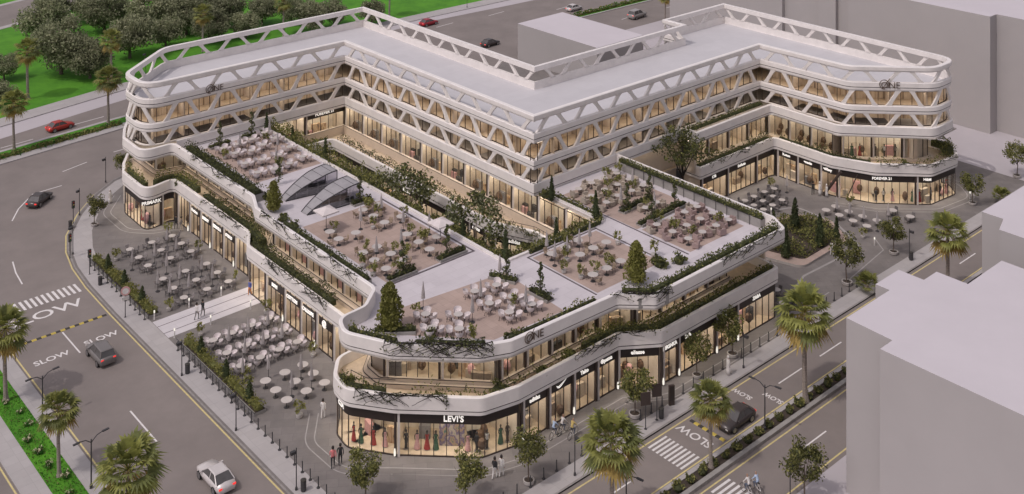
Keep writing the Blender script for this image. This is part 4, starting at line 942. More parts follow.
# plaza planters with conical bushes
GY = ('leaf_b', 'leaf_c', 'leaf_c', 'gold_conifer')
hedge('planter', [(51.35, 135.4), (51.35, 118.4)], 1.2, .124, .55, 'long low planter of mixed shrubs along the street at the upper left plaza', 'planter', mats=GY, dens=46, box=.4, uneven=.6)
hedge('planter', [(51.75, 111), (51.75, 95.2)], 1.1, .124, .55, 'long low planter of mixed shrubs along the street at the lower left plaza', 'planter', mats=GY, dens=46, box=.4, uneven=.6)
CY = [Proto(cypress_proto(3, 3.1, .40)), Proto(cypress_proto(4, 2.5, .36))]; CN = Proto(cypress_proto(5, 1.9, .48, n=420, kind='cone_bush', cat='cone bush')); GC_ = Proto(cypress_proto(6, 3.6, 1.0, ('gold_conifer', 'leaf_c', 'gold_conifer'), 1900, 'golden_conifer', 'conifer', .26, .42)); SPI = Proto(spiral_proto(8))
for X, Y, l in ((51.35, 131.4, 'far end of the upper'), (51.35, 126.5, 'middle of the upper'), (51.35, 121.5, 'near end of the upper'), (51.75, 107.6, 'far end of the lower'), (51.75, 102.1, 'middle of the lower'), (51.75, 97.3, 'near end of the lower')):
    CN.put((X, Y, .5), RND.uniform(0, 6), 'dark cone-shaped bush at the %s street planter' % l, 'cone bushes in the street planters')
for X, Y, z, s, l in ((76.7, 139.2, 8.2, 1., 'at the rear left corner of the sunken court'), (77.4, 133.3, 8.0, .95, 'second along the left rim of the sunken court'), (77.3, 124.8, 7.8, 1.25, 'beside the glass escalator covers'), (90.6, 96.1, 8.9, 1., 'against the corner of the office wing'),
        (91.0, 89.2, 8.9, 1.1, 'at the right point of the sunken court'), (77.7, 89.6, 8.2, 1.15, 'at the front point of the sunken court'), (84.8, 89.2, 8.0, 1., 'in front of the court shop with the dark sign'), (77.4, 96.4, 8., .95, 'on the court rim behind the middle terrace')):
    CY[0].put((X, Y, z), RND.uniform(0, 6), 'slim dark cypress ' + l, 'cypresses on the roof', s)
for X, Y, s, l in ((122.1, 83.8, 1.6, 'rear middle'), (122.9, 84.5, 1.35, 'rear right'), (120.2, 78.9, 1.65, 'front right'), (114.6, 80.0, 1.6, 'front left'), (123.9, 78.9, 1.1, 'small right end'), (118.6, 84.6, 1.25, 'small rear left')):
    CY[1].put((X, Y, .4), RND.uniform(0, 6), 'dark cypress in the garden island, the %s one' % l, 'cypresses in the garden island', s)
for X, Y, l in ((68.7, 137.3, 'rear terrace, left one by the office wing'), (73.7, 137.9, 'rear terrace, right one by the office wing'), (68.8, 121.8, 'rear terrace, beside the escalator cover'), (67.2, 93.6, 'middle terrace, on the front planter left'), (72.9, 93.6, 'middle terrace, on the front planter right'), (73.2, 110.6, 'middle terrace, at the escalator opening'),
        (74.4, 85.6, 'front terrace, at its rear corner'), (74.9, 81.1, 'front terrace, at its right corner'), (99.7, 84.9, 'right terrace, rear pair near side'), (94.8, 84.1, 'right terrace, near the white walkway'), (99.7, 88.9, 'right terrace, farthest right'), (95.3, 88.4, 'right terrace, farthest left')):
    SPI.put((X, Y, 9.15), RND.uniform(0, 6), 'spiral-cut topiary on the ' + l, 'spiral topiaries', RND.uniform(1.15, 1.35))
GC_.put((60.2, 85.9, 9.1), 0, 'large yellow-green conifer on the front corner of the roof', 'golden conifers', 1.18)
GC_.put((84.0, 76.6, 9.1), 2, 'large yellow-green conifer behind the right street parapet', 'golden conifers', 1.12)
GC_.put((64.6, 115.6, 9.1), 4, 'large yellow-green conifer at the step of the left parapet', 'golden conifers', .92)
# raised beds under the topiaries
for pth, l in (([(65.2, 93.4), (68.6, 93.4)], 'middle terrace, left front'), ([(71.6, 93.4), (75.2, 93.4)], 'middle terrace, right front'), ([(73.6, 87.3), (74.9, 84.6)], 'front terrace, rear corner'), ([(74.8, 82.4), (74.9, 79.6)], 'front terrace, right side'),
               ([(93.6, 84.9), (101.8, 85.2)], 'right terrace, between the seating groups'), ([(94.5, 88.5), (99.9, 88.9)], 'right terrace, among the armchairs'), ([(67.5, 137.9), (70.5, 137.9)], 'rear terrace, left by the wing'), ([(72.4, 138.2), (75.5, 138.2)], 'rear terrace, right by the wing'), ([(58.8, 86.4), (61.8, 84.0)], 'front corner, round the conifer'), ([(72.2, 110.7), (74.8, 110.7)], 'middle terrace, by the escalator')):
    hedge('planter', pth, .8, 8.9, .35, 'low planter of dark shrubs on the ' + l, 'planter', mats=DG, dens=36, box=.28, uneven=.5)
BU2 = [Proto(bush_proto(51 + k, .6, ('leaf_a', 'leaf_b', 'leaf_b'), 300, .22)) for k in range(2)]
for i, (X, Y, z, s, l) in enumerate([(64.2, 112.6, 8.9, 1.2, 'beside the step of the left parapet'), (64.2, 110.2, 8.9, 1.1, 'near the left parapet below the escalators'), (65.6, 118.9, 8.9, 1.2, 'left of the escalator covers'), (63.5, 104.0, 8.9, 1.1, 'at the left parapet of the middle terrace'), (63.6, 91.6, 8.9, 1.2, 'at the near left corner of the middle terrace'), (64.0, 134.5, 9, 1.2, 'at the rear left parapet near the wing'), (64.2, 127, 9, 1.1, 'half way along the rear left parapet'),
        (67.3, 76.9, 8.9, 1.4, 'beside the roof lettering on the right front'), (88.4, 77.3, 8.9, 1.6, 'right of the yellow-green conifer'), (90.4, 76.4, 8.9, 1.4, 'by the white walkway end at the right parapet'), (62.2, 82.4, 8.9, 1.3, 'under the front corner conifer'), (90.8, 97.4, 8.9, 1.3, 'against the office wing corner')]):
    BU2[i % 2].put((X, Y, z), i, 'rounded green bush ' + l, 'bushes on the roof', s)
for i, (X, Y, sc, l) in enumerate([(55.9, 86.2, 1.5, 'at the rounded left side of the front corner balcony'), (57.2, 83.6, 1.0, 'on the front corner balcony under the creeper'), (61.0, 79.3, 1.2, 'half way along the front corner balcony'), (65.6, 76.6, 1.5, 'at the right bend of the front corner balcony'), (70.5, 76.2, 1.2, 'on the right front balcony below the roof lettering'), (74.3, 76.2, 1.3, 'on the right front balcony before the step'), (63.9, 138.4, 1.6, 'at the inner corner of the left end balcony'), (64.0, 125.8, 1.2, 'half way along the left rear balcony'), (62.3, 106.2, 1.3, 'on the left balcony above the entrance path'), (140.5, 78.9, 1.3, 'on the balcony of the rounded right end'), (149.4, 77.6, 2.0, 'spilling over the tip of the right end balcony')]):
    BU2[i % 2].put((X, Y, 4.95), i, 'leafy bush ' + l, 'bushes on the balconies', sc)
def inside(p, poly):
    c = False
    for k in range(len(poly)):
        a, e = poly[k - 1], poly[k]
        if (a[1] > p[1]) != (e[1] > p[1]) and p[0] < (e[0] - a[0]) * (p[1] - a[1]) / (e[1] - a[1]) + a[0]: c = not c
    return c
b = MB(); GI = fillet([(112.2, 84.5), (114.4, 77.4), (124.8, 77.7), (127.8, 82.2), (126, 86.2), (122.2, 87.6), (114, 87.4)], 1.4)
t = thing('garden_island', 'raised garden bed edged by a pale kerb in the right courtyard', 'garden bed', (119, 82, .12))
b.prism(GI, .12, .42, 'pot', 'deck'); b.build('kerb', t); i2 = offset_path(GI + [GI[0]], 0); cx_ = sum(p[0] for p in GI) / len(GI); cy_ = sum(p[1] for p in GI) / len(GI)
b = MB(); b.prism([(cx_ + (p[0] - cx_) * .82, cy_ + (p[1] - cy_) * .82) for p in GI], .42, .5, 'soil', 'soil', bottom=False); b.build('soil', t)
r = random.Random(9); c = MB()
for k in range(9000):
    x = r.uniform(112, 128); y = r.uniform(77.2, 87.8)
    if not inside(((x - cx_) / .82 + cx_, (y - cy_) / .82 + cy_), GI): continue
    if abs(x - 119.3 - (y - 82) * .3) < .7 and y > 79: continue
    c_h = .45 + .85 * (math.sin(x * 1.3) * math.cos(y * 1.1) * .5 + .5); c.leaves([(x, y, .48 + r.random() * c_h)], .3, ['leaf_a', 'leaf_b', 'leaf_b', 'leaf_c'], r)
c.build('ground_planting', t)
# court trees and the leaning tree of the courtyard recess
CT = Proto(tree_proto('court_tree', '', 'tree', 201, 10.2, 3.3, ['leaf_a', 'leaf_b', 'leaf_a', 'olive_b'], 2200, .36, .16, 1.05, 26, .3))
CT.put((80.4, 112.2, .1), 0, 'airy tree rising from the sunken court, the left of the pair', 'trees in the sunken court', 1.12); 
CT.put((81.0, 98.9, .1), 2, 'airy tree rising from the sunken court, the right of the pair', 'trees in the sunken court', 1.16)
CT.put((80, 119, .1), 4, 'lower tree in the sunken court near the escalator covers', 'trees in the sunken court', .8)
LT = tree_proto('courtyard_tree', 'dark spreading tree with bare black limbs in the courtyard recess by the wing', 'tree', 77, 11.6, 3.7, ['leaf_a', 'leaf_b', 'leaf_a'], 2600, .34, .2, .62, 26, .3, 'vine'); LT.location = (114.5, 96.2, .12)
b = MB(); b.box(76.95, 77.85, 89.0, 140, 7.6, 7.9, 'plain_wall'); b.box(77.86, 90.5, 88.76, 89.7, 7.6, 7.9, 'plain_wall'); mpart(b, 'planter_ledge')
# ================================================================== FURNITURE
def chair_tub():
    t = thing('tub_chair', '', 'chair'); b = MB(); n = 9; vs = []; fs = []
    prof = [(.20, .40), (.29, .44), (.33, .60), (.36, .80)]
    for r_, z in prof:
        for k in range(n):
            a = PI * .5 + (k / (n - 1) - .5) * 4.3; zz = z - (.16 * (abs(k / (n - 1) - .5) * 2) ** 2 if z > .5 else 0); vs.append((r_ * math.cos(a), r_ * math.sin(a), zz))
    for j in range(3):
        for k in range(n - 1): i = j * n + k; fs.append((i, i + 1, i + 1 + n, i + n)); 
    b.add(vs, fs, 'white_plastic'); b.lathe([(.25, .38), (.28, .43), (.22, .45)], 'white_plastic', n=10); b.build('shell', t, True)
    l = MB(); l.tube([(-.13, -.13, .38), (.13, -.13, .38), (.13, .13, .38), (-.13, .13, .38), (-.13, -.13, .38)], .02, 'metal', 4)
    for sx in (-1, 1):
        for sy in (-1, 1): l.tube([(sx * .13, sy * .13, .4), (sx * .22, sy * .22, 0)], .022, 'metal', 4)
    l.build('legs', t); return t
def chair_plain(m, name='chair', cat='chair', arm=False):
    t = thing(name, '', cat); b = MB(); b.box(-.24, .24, -.22, .24, .42, .48, m); b.build('seat', t); rl = [(-.21, -.2, .4), (.21, -.2, .4), (.21, .2, .4), (-.21, .2, .4), (-.21, -.2, .4)]
    k = MB(); k.add([(-.24, .22, .48), (.24, .22, .48), (.23, .31, .88), (-.23, .31, .88), (-.24, .27, .48), (.24, .27, .48), (.23, .36, .88), (-.23, .36, .88)], [(0, 1, 2, 3), (7, 6, 5, 4), (3, 2, 6, 7), (0, 3, 7, 4), (1, 5, 6, 2)], m)
    if arm:
        for s in (-1, 1): k.box(s * .24 - .03, s * .24 + .03, -.2, .27, .62, .66, m)
    k.build('backrest', t); l = MB()
    l.tube(rl, .02, 'metal', 4)
    for sx in (-1, 1):
        for sy in (-1, 1): l.tube([(sx * .2, sy * .19, .44), (sx * .23, sy * .22, 0)], .02, 'metal', 4)
    l.build('legs', t); return t
def armchair(m):
    t = thing('armchair', '', 'armchair'); b = MB(); b.box(-.36, .36, -.32, .36, .12, .42, m); b.build('seat', t)
    k = MB(); k.box(-.4, .4, .3, .46, .12, .84, m); k.build('backrest', t)
    for s in (-1, 1): a = MB(); a.box(s * .42 - .07, s * .42 + .07, -.32, .44, .1, .62, m); a.build('armrest', t)
    return t
def table(r_=.45, m='table_top', h=.74):
    t = thing('cafe_table', '', 'table'); b = MB(); b.lathe([(r_ - .02, h - .04), (r_, h - .03), (r_, h), (r_ - .01, h + .005)], m, n=18); b.build('tabletop', t)
    p = MB(); p.lathe([(.28, 0), (.27, .03), (.04, .05), (.04, h - .04)], 'metal', n=10); p.build('pedestal', t); return t
def parasol_closed():
    t = thing('closed_parasol', '', 'parasol'); p = MB(); p.lathe([(.26, 0), (.25, .07), (.03, .08), (.028, 2.6)], 'metal', n=8); p.build('pole', t)
    c = MB(); prof = [(.10, .95), (.21, 1.0), (.17, 1.5), (.10, 2.1), (.03, 2.6), (.0, 2.68)]; n = 16; vs = []; fs = []
    for r_, z in prof:
        for k in range(n): q = r_ * (1.0 if k % 2 else .68); vs.append((q * math.cos(2 * PI * k / n), q * math.sin(2 * PI * k / n), z))
    for j in range(len(prof) - 1):
        for k in range(n): a = j * n + k; e = j * n + (k + 1) % n; fs.append((a, e, e + n, a + n))
    c.add(vs, fs, 'parasol'); c.build('folded_canopy', t); return t
def parasol_square():
    t = thing('square_parasol', '', 'parasol'); p = MB(); p.lathe([(.3, 0), (.3, .08), (.035, .09), (.03, 2.5)], 'metal', n=8); p.build('pole', t)
    c = MB(); c.add([(-1.05, -1.05, 2.2), (1.05, -1.05, 2.2), (1.05, 1.05, 2.2), (-1.05, 1.05, 2.2), (0, 0, 2.62), (-1.05, -1.05, 2.06), (1.05, -1.05, 2.06), (1.05, 1.05, 2.06), (-1.05, 1.05, 2.06)], [(0, 1, 4), (1, 2, 4), (2, 3, 4), (3, 0, 4), (0, 5, 6, 1), (1, 6, 7, 2), (2, 7, 8, 3), (3, 8, 5, 0)], 'parasol_white'); c.build('canopy', t); return t
def pot_plant(seed):
    r = random.Random(seed); t = thing('potted_plant', '', 'pot plant'); p = MB(); p.lathe([(.16, 0), (.24, .06), (.26, .3), (.2, .32)], 'pot', n=10); p.build('pot', t)
    c = MB(); c.leaves([(p_[0], p_[1], max(.32, p_[2])) for p_ in crown_pts(r, 130, .42, .85, 1.1, 8, .45)], .22, ['leaf_b', 'leaf_c', 'leaf_c'], r); c.build('foliage', t); return t
TUB = Proto(chair_tub()); DCH = Proto(chair_plain('dark_chair', 'dining_chair')); WCH = Proto(chair_plain('wicker', 'wicker_chair', arm=True)); RCH = Proto(armchair('rose_fabric')); BCH = Proto(armchair('beige_fabric'))
GCH = Proto(chair_plain('grey_fabric', 'grey_chair', arm=True))
TB = Proto(table()); TBB = Proto(table(.55)); PAR = Proto(parasol_closed()); PSQ = Proto(parasol_square()); PP = [Proto(pot_plant(5)), Proto(pot_plant(6))]
TABLES = []
SIDE = ('near', 'right', 'far', 'left')
def dining(zone, rows, z, chair, word, nch=4, tb=None, jitter=.12, tgroup=None, skip=(), dist=.72, rotated=0., words=None, csc=None, plants=0.):
    """rows: list of lists of (x, y); first row is the one nearest the bottom of the picture"""
    for i, row in enumerate(rows):
        for j, (x, y) in enumerate(row):
            rl = 'nearest row' if i == 0 else ('rearmost row' if i == len(rows) - 1 and len(rows) > 1 else '%s row' % ORD[i]); tl = '%s from the left' % ORD[j]
            (tb or TB).put((x, y, z), RND.uniform(0, 6), 'pale round cafe table, %s in the %s, %s' % (ORD[j], rl, zone), 'cafe tables, ' + zone)
            TABLES.append([x, y, '%s table, %s, %s' % (ORD[j], rl, zone), False])
            if plants and RND.random() < plants:
                PP[(i + j) % 2].put((x + RND.choice((-1, 1)) * RND.uniform(.95, 1.15), y + RND.uniform(.6, .9), z), RND.uniform(0, 6), 'potted plant beside %s table, %s, %s' % (ORD[j], rl, zone), 'potted plants, ' + zone, RND.uniform(1.0, 1.3))
            n = nch if isinstance(nch, int) else nch[(i * 7 + j) % len(nch)]
            order = list(range(4)); 
            if n < 4: order = [(q + i + j) % 4 for q in (0, 2, 1, 3)]
            for q in order[:n]:
                a = -PI / 2 + q * PI / 2 + rotated + RND.uniform(-.22, .22); d = dist + RND.uniform(-.06, jitter)
                c = chair if not isinstance(chair, (list, tuple)) else chair[(i + j + q) % len(chair)]
                w = word if not isinstance(word, (list, tuple)) else word[(i + j + q) % len(word)]
                c.put((x + math.cos(a) * d, y + math.sin(a) * d, z), a - PI / 2 + RND.uniform(-.3, .3), '%s, %s side of %s table, %s, %s' % (w, SIDE[q], ORD[j], rl, zone), 'chairs, ' + zone, csc)
ZL1, ZL2 = 'upper left plaza', 'lower left plaza'
xs_ = (55.1, 57.9, 60.55)
dining(ZL1, [[(x, y) for x in xs_] for y in (118.9, 121.7, 124.5, 128.7, 131.4, 134.1)], .12, [DCH, GCH], ['dark chair', 'grey chair'], 4)
dining(ZL2 + ' rear group', [[(x, y) for x in (53.6, 55.8, 58.0, 60.1)] for y in (102.6, 105.6, 108.7)], .12, TUB, 'white tub chair', 4, rotated=PI / 4, csc=1.08)
dining(ZL2 + ' front group', [[(x, y) for x in (54.2, 56.35, 58.4)] for y in (94.5, 96.6, 98.6)], .12, TUB, 'white tub chair', 0, tb=TBB)
T = 8.904
dining('rear left roof terrace', [[(67.8, 125.3), (70, 124.9), (72.2, 125.2), (74.6, 126.0)], [(68.0, 128.9), (70.2, 128.6), (72.6, 128.6), (75, 130)], [(68.6, 132.8), (70.6, 132.2), (72.8, 133), (75.2, 134)], [(68.2, 135.4), (70.4, 135.4), (72.6, 135.8), (75, 136.8)]], T, TUB, 'white tub chair', 4, rotated=PI / 4, csc=1.15, plants=.2)
dining('middle left roof terrace', [[(65.8, 94.6), (67.9, 94.9), (71.7, 95)], [(65.9, 96.9), (68, 96.9), (71.8, 97.1), (74, 96.8)], [(65.9, 99), (67.8, 99.2), (71.9, 99.4)], [(65.7, 103.4), (67.9, 103.4), (71.7, 103.4), (74, 103.4)], [(65.9, 105.5), (71.7, 105.6)], [(71.7, 107.7), (73.9, 107.7)]], T, WCH, 'wicker chair', (2, 1, 2), tb=TBB, dist=.85, plants=.6)
dining('front corner roof terrace', [[(62.6, 82.6), (64.4, 80.8)], [(63.6, 84.9), (65.9, 82.8)], [(69.8, 79.9), (72.4, 79.6)], [(69.4, 82.4), (71.9, 81.9)], [(69.8, 85.1), (72.2, 84.6)]], T, TUB, 'white tub chair', 4, rotated=PI / 4, csc=1.12, dist=.78)
dining('central roof terrace', [[(80.9, 79.7), (82.9, 79.7), (85.1, 79.8)], [(82.9, 83.6), (85, 83.7), (87, 83.7)], [(80.8, 85.7), (82.9, 85.8), (85, 86)]], T, WCH, 'brown wicker chair', (2, 1), tb=TBB, dist=.85, plants=.35)
dining('right roof terrace near group', [[(94.3, 78.4), (96.7, 78.4), (99.1, 78.4), (101.3, 78.4)], [(94.3, 80.6), (96.7, 80.6), (99.1, 80.6), (101.3, 80.6)], [(94.3, 82.9), (96.7, 82.9), (99.1, 82.9), (101.3, 82.9)]], T, [RCH, BCH], ['rose armchair', 'beige armchair'], (2, 2, 3), dist=.8, csc=.9, plants=.5)
dining('right roof terrace far group', [[(96.6, 86.6), (98.6, 86.8)], [(94.2, 90.6), (96.6, 91), (98.8, 90.9), (101, 91)], [(94.2, 93), (96.6, 93.2), (98.8, 93.2), (101, 93.3)], [(94.4, 95.4), (96.8, 95.6), (99, 95.6), (101.2, 95.6)]], T, BCH, 'beige armchair', (3, 2), dist=.8, csc=.9, plants=.5)
dining('right courtyard rear group', [[(123, 89.4), (125, 89.4), (127.3, 89.5)], [(123.1, 91), (125.1, 91), (127.4, 91)], [(123.4, 92.7), (125.4, 92.7), (127.7, 92.6), (129.6, 92.4)]], .12, DCH, 'dark chair', 4, dist=.62)
dining('right courtyard by the rounded shop', [[(129, 77.7), (131.4, 77.7)], [(129, 79.7), (131.1, 79.6)], [(129.1, 81.8), (131, 81.6)], [(129.1, 83.8), (131, 83.6)]], .12, DCH, 'dark chair', 0, tb=TBB)
dining('pavement by the rounded right end', [[(131.3, 75.3), (135.7, 75.4)], [(135.7, 77.9)]], .12, DCH, 'dark chair', (2,), tb=TBB)
dining('end of the right shop row', [[(104.9, 73.6), (106.6, 73.8)], [(105.0, 75.6), (106.8, 75.8)]], .12, DCH, 'dark chair', 4, dist=.62)
pars = [(ZL1, .12, [(56.3, 120.2), (56.4, 122.8), (59.3, 123.2), (54.2, 120.6), (54.0, 123.4), (56.5, 126.6), (59.2, 129.9), (56.5, 130), (53.8, 130.2), (59.4, 133), (59.3, 120.4)]),
        (ZL2, .12, [(54.8, 104), (57, 104.2), (59.1, 104), (54.6, 107.1), (56.9, 107.2), (59.2, 107.2), (53, 101), (55.4, 95.6), (57.6, 97.6), (57.5, 95.4), (55.2, 99.8)]),
        ('rear roof terrace', T, [(70, 134.2), (73.8, 131), (75.6, 136.4), (71.2, 126.8)]), ('middle roof terrace', T, [(69.6, 105), (73, 101.6), (70, 97.8), (66.8, 97.8), (74.6, 98.9), (73.2, 106.2)]),
        ('front corner roof terrace', T, [(64.8, 86.9), (69.3, 83.6), (71.9, 79.9), (74, 86.2), (66.8, 81.8)]), ('central roof terrace', T, [(80.2, 84.6), (82, 84.6), (84.1, 84.9), (86.2, 85.4), (81.2, 86.9)]),
        ('right roof terrace', T, [(95.6, 89.6), (97.4, 86), (100.2, 92)]), ('right courtyard', .12, [(130, 76.8), (130.1, 78.8), (130, 80.8), (130.1, 82.8), (133.4, 77.2), (131.2, 91.4)])]
for zone, z, pts in pars:
    for k, (x, y) in enumerate(pts):
        nt_ = min((q for q in TABLES if not q[3]), key=lambda q: (q[0] - x) ** 2 + (q[1] - y) ** 2); nt_[3] = True
        PAR.put((x, y, z), RND.uniform(0, 6), 'folded grey parasol by %s' % nt_[2], 'folded parasols, ' + zone)
PSQ.put((66.6, 107.4, T), 0, 'open white square parasol at the rear left of the middle roof terrace', 'square parasols'); PSQ.put((74.4, 96.6, T), 0, 'open white square parasol at the right edge of the middle roof terrace', 'square parasols')
for i, (x, y, z, l) in enumerate([(53.3, 133.8, .12, 'left end of the tables in the upper left plaza'), (61.8, 129.2, .12, 'shop side of the tables in the upper left plaza'), (53.2, 118.6, .12, 'near corner of the upper left plaza tables'), (61.6, 119.4, .12, 'beside the path at the upper left plaza'), (60.9, 136.0, .12, 'rear end of the upper left plaza tables'),
        (52.9, 99.6, .12, 'between the two groups of the lower left plaza'), (54.3, 92.3, .12, 'near end of the lower left plaza'), (60.6, 100.2, .12, 'shop side of the lower left plaza'), (61.1, 110.9, .12, 'beside the path at the lower left plaza'), (53.6, 111.5, .12, 'path corner of the lower left plaza'), (53.4, 101.2, .12, 'left of the white chairs in the lower plaza'),
        (64.6, 78.9, T, 'among the white chairs of the front corner terrace'), (63.4, 86.2, T, 'rear of the front corner terrace'), (71.0, 80.8, T, 'centre of the right chair group on the front corner terrace'), (79.9, 82.9, T, 'left edge of the central terrace'), (80.4, 80.9, T, 'near left of the central terrace'), (84.4, 81.0, T, 'left of the big conifer on the central terrace'),
        (88.6, 83.5, T, 'right edge of the central terrace'), (66.8, 94.1, T, 'front edge of the middle terrace'), (69.2, 95.9, T, 'between the tables of the middle terrace'), (133.9, 83.2, .12, 'beside the rounded shop in the right courtyard'), (126.9, 77, .12, 'right tip of the garden island'), (130.6, 93.6, .12, 'rear of the right courtyard tables'), (89.4, 79, T, 'by the white walkway of the right front')]):
    PP[i % 2].put((x, y, z), RND.uniform(0, 6), 'potted plant at the ' + l, 'potted plants', RND.uniform(1., 1.35))

# ---------------------------------------------------------------- escalator covers
def escalator(y0, y1, x0, x1, label):
    t = thing('escalator_cover', label, 'escalator cover', ((x0 + x1) / 2, (y0 + y1) / 2, 8.9)); n = 10
    def zt(u): return 8.95 + 2.1 * (math.sin(u * PI / 2) ** .85)
    gs = (MB(), MB()); f = MB(); tp = MB(); xs = [x0 + (x1 - x0) * k / n for k in range(n + 1)]; cy = (y0 + y1) / 2
    def yl(u): w = (y1 - y0) / 2 * (.45 + .55 * min(1, u * 1.6)); return cy - w, cy + w
    for k in range(n):
        u0, u1 = k / n, (k + 1) / n; a0, b0 = yl(u0); a1, b1 = yl(u1)
        tp.add([(xs[k], a0, zt(u0)), (xs[k + 1], a1, zt(u1)), (xs[k + 1], b1, zt(u1)), (xs[k], b0, zt(u0))], [(0, 1, 2, 3)], 'canopy_top')
        for q in (0, 1):
            ya, yb = (a0, a1) if q == 0 else (b0, b1); gs[q].add([(xs[k], ya, 8.92), (xs[k + 1], yb, 8.92), (xs[k + 1], yb, zt(u1)), (xs[k], ya, zt(u0))], [(0, 1, 2, 3)], 'canopy_glass')
        if k % 2: f.tube([(xs[k], a0, zt(u0)), (xs[k], b0, zt(u0))], .03, 'metal', 4)
    for q in (0, 1):
        f.tube([(xs[k], yl(k / n)[q], zt(k / n)) for k in range(n + 1)], .07, 'metal', 5); f.tube([(xs[k], yl(k / n)[q], 8.95) for k in range(n + 1)], .06, 'metal', 5)
        f.tube([(x1, yl(1)[q], 8.9), (x1, yl(1)[q], zt(1))], .07, 'rim', 5)
        for k in range(2, n, 2): f.tube([(xs[k], yl(k / n)[q], 8.95), (xs[k], yl(k / n)[q], zt(k / n))], .03, 'rim', 4)
    f.tube([(x1, yl(1)[0], zt(1)), (x1, yl(1)[1], zt(1))], .07, 'rim', 5)
    tp.build('canopy_panel', t); gs[0].build('glass_side', t); gs[1].build('glass_side', t); f.build('frame', t)
    s = MB(); s.box(x0 + 1.6, x1 - .2, cy - .75, cy + .75, 8.905, 8.93, 'frame')
    for q in (-.7, .7): s.tube([(x0 + 1., cy + q, 9.5), (x0 + 2.4, cy + q, 9.65), (x1 - .4, cy + q, 9.2)], .07, 'black_rubber', 5); s.box(x0 + 1.2, x1 - .4, cy + q - .05, cy + q + .05, 8.93, 9.45, 'rim')
    s.box(x0 + 1.6, x1 - .6, cy - .6, cy + .6, 8.94, 9.0, 'metal'); s.build('escalator', t)
escalator(116.2, 118.8, 66.9, 73.6, 'curved glass escalator cover on the roof, the rear one of the two')
escalator(111.3, 114.0, 66.9, 73.6, 'curved glass escalator cover on the roof, the front one of the two')

# ---------------------------------------------------------------- street furniture
def bollard():
    t = thing('bollard', '', 'bollard'); b = MB(); b.lathe([(.16, 0), (.16, .05), (.055, .08), (.05, .95), (.03, 1.0)], 'metal', n=8); b.build('post', t); return t
BO = Proto(bollard())
nL = 0
for k, y in enumerate([77.5 + 1.32 * q for q in range(26)]):
    BO.put((50.55, y, .124), 0, 'dark post on the left pavement, %s up from the bottom edge' % (ORD[k] if k < 20 else 'twenty-' + ORD[k - 20] if k > 20 else 'twenty-first'), 'posts along the left pavement')
for k, y in enumerate([118.6 + 1.32 * q for q in range(13)]): BO.put((50.4, y, .124), 0, 'dark post beside the upper left planter, %s beyond the white path' % ORD[k], 'posts along the upper left planter')
for k, x in enumerate([61.2 + 1.55 * q for q in range(37)]):
    BO.put((x, 70.85, .124), 0, 'dark post on the right pavement, number %s from the bottom edge' % (ORD[k] if k < 20 else ('twenty-' + ORD[k - 21] if k > 20 and k < 30 else 'thirty-' + ORD[k - 31] if k > 30 else ('twenty first' if k == 20 else 'thirty first'))), 'posts along the right pavement') if k not in (20, 30) else None
def rail_thing(path, z, h, label):
    q0, _ = pat(path, 0); t = thing('glass_railing', label, 'railing', (q0.x, q0.y, z)); b = MB(); b.sweep(path, [(0, z + .12), (0, z + h)], 'rail_glass'); b.build('glass_panel', t)
    m = MB(); m.sweep(path, [(.02, z + h), (.02, z + h + .04), (-.02, z + h + .04), (-.02, z + h)], 'metal', pclosed=True); m.build('handrail', t)
rail_thing([(50.75, 111.3), (50.75, 94.4)], .124, .8, 'dark glass railing between the left pavement and the lower planter')
rail_thing([(50.62, 136), (50.62, 118)], .124, .6, 'dark glass railing between the left pavement and the upper planter')
def lamp_post(h, arms, name='street_lamp'):
    t = thing(name, '', 'street lamp'); b = MB(); b.lathe([(.15, 0), (.13, .3), (.07, .34), (.055, h)], 'metal', n=8); b.build('pole', t)
    for s in arms:
        a = MB(); a.tube([(0, 0, h - .3), (s * .5, 0, h + .12), (s * 1.05, 0, h + .22)], .04, 'metal', 5); a.build('arm', t)
        l = MB(); l.box(s * 1.05 - .05 if s > 0 else -1.6, s * 1.6 if s > 0 else -1.0, -.1, .1, h + .17, h + .25, 'metal'); l.build('lamp_head', t)
    return t
def lamp_short(h):
    t = thing('lamp_post', '', 'street lamp'); b = MB(); b.lathe([(.12, 0), (.1, .25), (.05, .3), (.045, h)], 'metal', n=8); b.build('pole', t)
    l = MB(); l.box(-.55, -.1, -.13, .13, h - .42, h - .16, 'metal'); l.box(-.1, .0, -.04, .04, h - .33, h - .26, 'metal'); l.build('lamp_head', t); return t
LS = Proto(lamp_short(3.6)); LD = Proto(lamp_post(4.2, (-1, 1)))
for X, Y, a, l in ((54.5, 149.3, .5, 'at the bend of the left street kerb'), (61.2, 157.5, .3, 'near the rounded left end of the mall'), (49.9, 138.9, .2, 'above the zebra crossing of the left street'), (48.9, 106, 0, 'on the left pavement at the start of the lower planter'), (48.9, 94.5, 0, 'on the left pavement beside the lower planter'), (49.0, 83.8, 0, 'at the bottom edge on the left pavement'), (68.2, 69.4, PI / 2, 'on the right pavement near the seated riders'), (92.4, 69.6, PI / 2, 'on the right pavement by the person in white'), (126.5, 70.4, PI / 2, 'on the right pavement beyond the garden island'), (79.4, 55, 1.2, 'at the bottom edge beside the corner building')):
    LS.put((X, Y, .12), a, 'slim dark lamp post ' + l, 'single lamp posts')
for X, Y, a, l in ((35.9, 107.8, 0, 'beside the left green strip'), (35.9, 95.6, 0, 'at the bottom of the left green strip, by the palm'), (67.0, 62.2, 0, 'in the right median at the bottom edge'), (85.8, 62.2, 0, 'in the right median above the dark car'), (112.5, 62.2, 0, 'in the right median behind the corner building'), (84, 182.4, 0, 'in the median of the top road')):
    LD.put((X, Y, .12), PI / 2 + .2 if Y < 70 else a + .1, 'double-armed dark street lamp ' + l, 'double street lamps')
